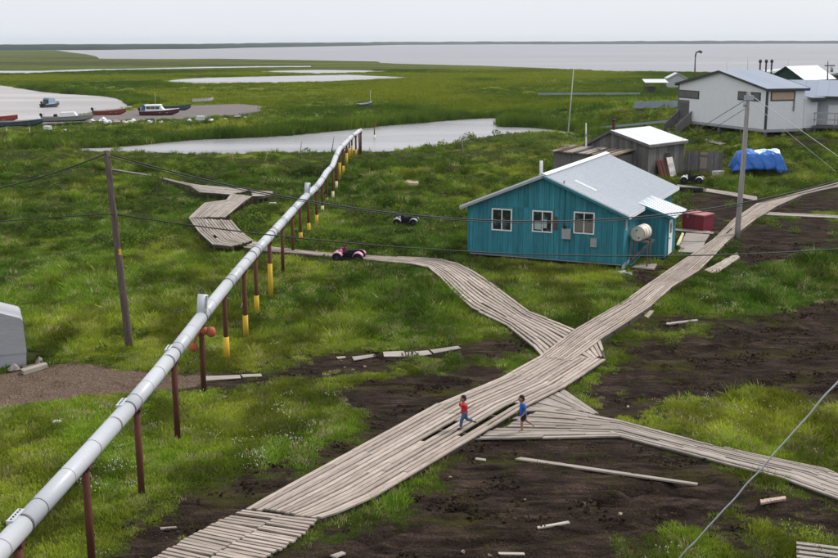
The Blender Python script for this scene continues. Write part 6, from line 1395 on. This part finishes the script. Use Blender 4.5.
def masks(x, y_):
    w_ = water_sd(x, y_); k = walk_sd(x, y_); d = dirt_mask(x, y_)
    g_ = ss(.8, -.6, psd_b(x, y_, P_GRAVEL, 8) + (fbm(x * .6, y_ * .6, 51) - .5) * 2); md = ss(2, -1.5, psd_b(x, y_, P_MUD, 12) + (fbm(x * .15, y_ * .15, 52) - .5) * 5)
    hmin = np.full(len(x), 99.0)
    for p in HOUSE_FP: hmin = np.minimum(hmin, psd_b(x, y_, p, 3))
    ok = (k > .03) & (w_ > .15) & (hmin > .02); return w_, k, np.maximum(d, g_), md, ok
def place(x, y_, sc_, nvar, sz=None, sink=.03, tilt=.16):
    n = len(x); w_ = water_sd(x, y_); k = walk_sd(x, y_); z = full_height(x, y_, w_, k) + dirt_relief(x, y_, dirt_mask(x, y_), k) - sink
    P = np.stack([x, y_, z], 1); scl = np.stack([sc_, sc_, sc_ * (RNG.uniform(.8, 1.2, n) if sz is None else sz)], 1)
    rot = np.stack([RNG.normal(0, tilt, n), RNG.normal(0, tilt, n), RNG.uniform(0, 6.283, n)], 1); return P, scl, rot, RNG.integers(0, nvar, n)
# 1. tussock grass, near and middle distance
X_, Y_, S_ = [], [], []
for n, d0, d1, s0 in ((42000, 22, 45, .7), (62000, 45, 75, .9), (80000, 75, 125, 1.15), (45000, 125, 200, 1.7)):
    x, y_ = sample(n, d0, d1); w_, k, d, md, ok = masks(x, y_); patch = fbm(x * .45, y_ * .35, 97)
    dens = ok * np.clip(1.0 - 1.25 * d, 0.0, 1) * (1 - md) * (.35 + 1.0 * ss(.3, .6, patch)); q = RNG.random(n) < dens
    lawn = ss(46, 42, y_) * ss(-1.0, -2.5, x - (y_ - 45) * .35)                # short mown-looking turf left of the main walk
    shore_ = 1 - .6 * ((psd_b(x, y_, P_MUD, 20) < 14) & (psd_b(x, y_, W_POND, 20) > 6)); edge = np.clip(1 - ss(0, .5, d), .35, 1) * shore_ * np.where(nearbank(x, y_), .42, 1.0); h = (.5 + 1.3 * ss(.42, .72, fbm(x * .3, y_ * .25, 99))) * (1 - .45 * lawn) * edge * (.75 + .25 * ss(.0, .4, k))
    X_.append(x[q]); Y_.append(y_[q]); S_.append((s0 * np.clip(h, .25, 1.35) * np.where((y_ > 60) & (k < 1.4), .6, 1.0) * RNG.uniform(.7, 1.25, n))[q])
x, y_, s = map(np.concatenate, (X_, Y_, S_))
src = [source('t', blades(30, .34, .28, .026, .55, 100 + i), M_LEAF) for i in range(3)] + [source('t', blades(20, .5, .22, .032, .8, 110 + i), M_LEAF) for i in range(2)] + [source('t', blades(28, .24, .3, .027, .5, 120), M_LEAF)]
P, sc3, rt, ix = place(x, y_, s, 6); scatter('tussock_grass', 'green tussock grass covering the tundra', src, P, sc3, rt, ix, green(x, y_, len(x)))
# 1b. dense short turf under everything green, as far as blades can be made out
X_, Y_, S_ = [], [], []
for n, d0, d1, s0 in ((36000, 22, 48, 1.0), (40000, 48, 82, 1.3)):
    x, y_ = sample(n, d0, d1); w_, k, d, md, ok = masks(x, y_); q = ok & (RNG.random(n) < np.clip(1 - 1.35 * d, 0, 1) * (1 - md)); X_.append(x[q]); Y_.append(y_[q]); S_.append((s0 * RNG.uniform(.65, 1.15, n) * np.clip(1 - d, .5, 1))[q])
x, y_, s = map(np.concatenate, (X_, Y_, S_))
src = [source('u', blades(44, .17, .34, .024, .8, 125 + i), M_LEAF) for i in range(4)]
P, sc3, rt, ix = place(x, y_, s, 4, sink=.015); scatter('short_turf', 'short green turf growing on the tundra', src, P, sc3, rt, ix, green(x, y_, len(x), .12))
# 1c. peat clods and wood chips on the bare soil
def clod(seed):
    rn = random.Random(seed); V = []; Fc = []
    for _ in range(9):
        a, r = rn.uniform(0, 6.283), .35 * rn.random() ** .5; s_ = rn.uniform(.02, .06); v, f = cube_sphere(s_, s_ * rn.uniform(.6, 1.3), s_ * .6, 2, .3, rn); b = len(V); V += [(p[0] + r * math.cos(a), p[1] + r * math.sin(a), p[2] + s_ * .2) for p in v]; Fc += [tuple(i + b for i in q) for q in f]
    return V, Fc, [rn.random() for _ in V]
x, y_ = sample(40000, 22, 70); w_, k, d, md, ok = masks(x, y_); q = ok & (RNG.random(len(x)) < dirt_mask(x, y_) * (psd_b(x, y_, P_GRAVEL, 8) > .5) * ss(.4, .75, fbm(x * .5, y_ * .9, 231)) * .35); x, y_ = x[q], y_[q]; n = len(x)
a = RNG.random((n, 1)) ** 2; ct = np.concatenate([np.array((.02, .0145, .011)) * (1 - a) + np.array((.085, .063, .047)) * a, np.ones((n, 1))], 1)
P, sc3, rt, ix = place(x, y_, RNG.uniform(.5, 1.2, n), 3, sink=.0); scatter('peat_clods', 'dark crumbled peat clods on the bare soil', [source('p', clod(240 + i), M_LEAF) for i in range(3)], P, sc3, rt, ix, ct)
# 2. shrubby dark clumps between the walks and the pond, and weeds in the tall grass
X_, Y_, S_ = [], [], []
for n, d0, d1, s0 in ((5000, 40, 66, .6), (16000, 66, 128, 1.0), (9000, 128, 165, 1.2)):
    x, y_ = sample(n, d0, d1); w_, k, d, md, ok = masks(x, y_); pt = fbm(x * .25, y_ * .2, 131)
    right = 1 - .75 * ss(12, 24, x); dens = ok * (k > .5) * (1 - d) * (1 - md) * (1 - .9 * nearbank(x, y_)) * ss(.45, .62, pt) * right * (.25 if d0 < 50 else 1); q = RNG.random(n) < dens; X_.append(x[q]); Y_.append(y_[q]); S_.append((s0 * RNG.uniform(.55, 1.35, n) * (.65 + .8 * ss(.5, .75, pt)))[q])
x, y_, s = map(np.concatenate, (X_, Y_, S_)); n = len(x)
src = [source('s', blades(10, .5, .4, .03, .6, 140 + i, leafy=90), M_LEAF) for i in range(4)]
a = RNG.random((n, 1)); ct = np.array((.046, .088, .015)) * (1 - a) + np.array((.135, .19, .03)) * a; gr = (RNG.random(n) < .12)[:, None]; ct = np.where(gr, np.array((.1, .11, .05)), ct) * RNG.uniform(.7, 1.3, (n, 1)); ct = np.concatenate([ct, np.ones((n, 1))], 1)
P, sc3, rt, ix = place(x, y_, s, 4); scatter('dwarf_shrubs', 'low dark leafy shrubs between the boardwalk and the pond', src, P, sc3, rt, ix, ct)
# 3. reeds on the banks of pond and river
x, y_ = sample(420000, 105, 330); w_ = water_sd(x, y_); far = ss(100, 260, y_)
bank = (w_ > -.3) & (w_ < 7 + 6 * fbm(x * .05, y_ * .05, 151))
q = bank & (RNG.random(len(x)) < (.55 * ss(9, 1, w_)) * (.35 + fbm(x * .2, y_ * .2, 152))); md = ss(2, -1.5, psd_b(x, y_, P_MUD, 12)); q &= md < .4; q &= ~((psd_b(x, y_, P_MUD, 20) < 12) & (x < 0) & (psd_b(x, y_, W_POND, 20) > 7))
nb_ = nearbank(x, y_); q &= ~(nb_ & (RNG.random(len(x)) < .9)); x, y_, w_ = x[q], y_[q], w_[q]; n = len(x); farbank = (y_ > 118 + .0 * x)
s = RNG.uniform(.6, 1.15, n) * np.where(nearbank(x, y_), .55, np.where(y_ > 128, 1.45, .8)) * (.6 + .55 * ss(.35, .65, fbm(x * .08, y_ * .08, 153)))
src = [source('r', blades(30, 1.0, .5, .05, .28, 160 + i), M_LEAF) for i in range(3)]
a = np.clip(fbm(x * .12, y_ * .12, 155) * 1.6 - .3 + RNG.normal(0, .15, n), 0, 1)[:, None]; ct = np.array((.045, .09, .013)) * (1 - a) + np.array((.12, .175, .022)) * a; ct = np.concatenate([ct * RNG.uniform(.7, 1.25, (n, 1)), np.ones((n, 1))], 1)
P, sc3, rt, ix = place(x, y_, s, 3, tilt=.08); scatter('bank_reeds', 'tall green reeds along the pond and river banks', src, P, sc3, rt, ix, ct)
# 4. far marsh sedge
x, y_ = sample(75000, 190, 520, xm=.43); w_ = water_sd(x, y_); md = ss(2, -1.5, psd_b(x, y_, P_MUD, 12)); q = (w_ > 1) & (md < .3) & (RNG.random(len(x)) < .25 + .9 * ss(.4, .6, fbm(x * .04, y_ * .02, 171))); x, y_ = x[q], y_[q]; n = len(x)
src = [source('m', blades(30, .55, 1.0, .09, .4, 180 + i), M_LEAF) for i in range(3)]
a = np.clip((fbm(x * .018, y_ * .012, 175) - .5) * 5 + .5 + RNG.normal(0, .12, n), 0, 1)[:, None]; ct = np.array((.065, .115, .014)) * (1 - a) + np.array((.190, .225, .02)) * a; ct = np.concatenate([ct * RNG.uniform(.8, 1.2, (n, 1)), np.ones((n, 1))], 1)
P, sc3, rt, ix = place(x, y_, RNG.uniform(.7, 1.4, n), 3, tilt=.06); scatter('marsh_sedge', 'yellow green sedge covering the far marsh', src, P, sc3, rt, ix, ct)
# 5. sparse weeds on peat
x, y_ = sample(26000, 22, 60); w_, k, d, md, ok = masks(x, y_); q = ok & (d > .4) & (RNG.random(len(x)) < .22 * ss(.45, .65, fbm(x * .5, y_ * .35, 191)) + .03); x, y_ = x[q], y_[q]; n = len(x)
a = RNG.random((n, 1)); ct = np.concatenate([np.array((.06, .07, .015)) * (1 - a) + np.array((.12, .12, .03)) * a, np.ones((n, 1))], 1)
src = [source('w', blades(18, .16, .25, .014, .9, 200 + i), M_LEAF) for i in range(2)]
P, sc3, rt, ix = place(x, y_, RNG.uniform(.4, 1.1, n), 2, sink=.0); scatter('sparse_weeds', 'sparse weeds growing on the bare peat', src, P, sc3, rt, ix, ct)
# 6. cottongrass heads
def cotton(seed):
    rn = random.Random(seed); V = []; Fc = []
    for _ in range(7):
        x, y_, h = rn.uniform(-.25, .25), rn.uniform(-.25, .25), rn.uniform(.12, .26); v, f = cube_sphere(.0145, .0145, .017, 1, .2, rn); b = len(V); V += [(a + x, c + y_, d + h) for a, c, d in v]; Fc += [tuple(i + b for i in q) for q in f]
        b = len(V); V += [(x - .002, y_, h - .05), (x + .002, y_, h - .05), (x, y_, h)]; Fc.append((b, b + 1, b + 2))
    return V, Fc, [1] * len(V)
CP = [gpoly(p) for p in ([(200,470),(240,455),(300,440),(300,460),(240,480),(190,500)], [(640,560),(680,535),(740,522),(838,520),(838,560),(760,575),(660,585)], [(60,470),(120,440),(140,480),(150,520),(80,540),(40,520)], [(150,430),(330,400),(400,410),(300,440),(180,460)], [(620,300),(700,280),(838,262),(838,300),(720,320)], [(100,405),(330,395),(300,420),(120,440)], [(690,410),(838,400),(838,460),(720,440)])]
x, y_ = sample(30000, 22, 66); w_, k, d, md, ok = masks(x, y_); dens = np.full(len(x), .012)
for p, f in zip(CP, (.5, .45, .3, .1, .10, .08, .12)): dens = np.maximum(dens, f * (psd_b(x, y_, p, 2) < 0) * ss(.45, .68, fbm(x * .6, y_ * .5, 211)))
q = ok & (d < .35) & (RNG.random(len(x)) < dens); x, y_ = x[q], y_[q]; n = len(x)
src = [source('c', cotton(220 + i), M_COTTON) for i in range(3)]
P, sc3, rt, ix = place(x, y_, RNG.uniform(.7, 1.2, n), 3, sink=0); scatter('cottongrass', 'white cottongrass heads dotted over the turf', src, P, sc3, rt, ix, np.ones((n, 4)))
# ------------------------------------------------------------------ haze
m = MB(); m.box(-9500, 9500, -400, 13500, -4.5, 60)
hz_m = bpy.data.materials.new('haze'); hz_m.use_nodes = True; t = hz_m.node_tree; t.nodes.clear(); o_ = t.nodes.new('ShaderNodeOutputMaterial'); pv = t.nodes.new('ShaderNodeVolumePrincipled')
pv.inputs['Color'].default_value = (.82, .88, .95, 1); pv.inputs['Density'].default_value = 0.00006; pv.inputs['Anisotropy'].default_value = .2; t.links.new(pv.outputs[0], o_.inputs['Volume'])
hz = m.build('haze', hz_m); tag(hz, 'thin pale haze over sea and marsh', kind='stuff')
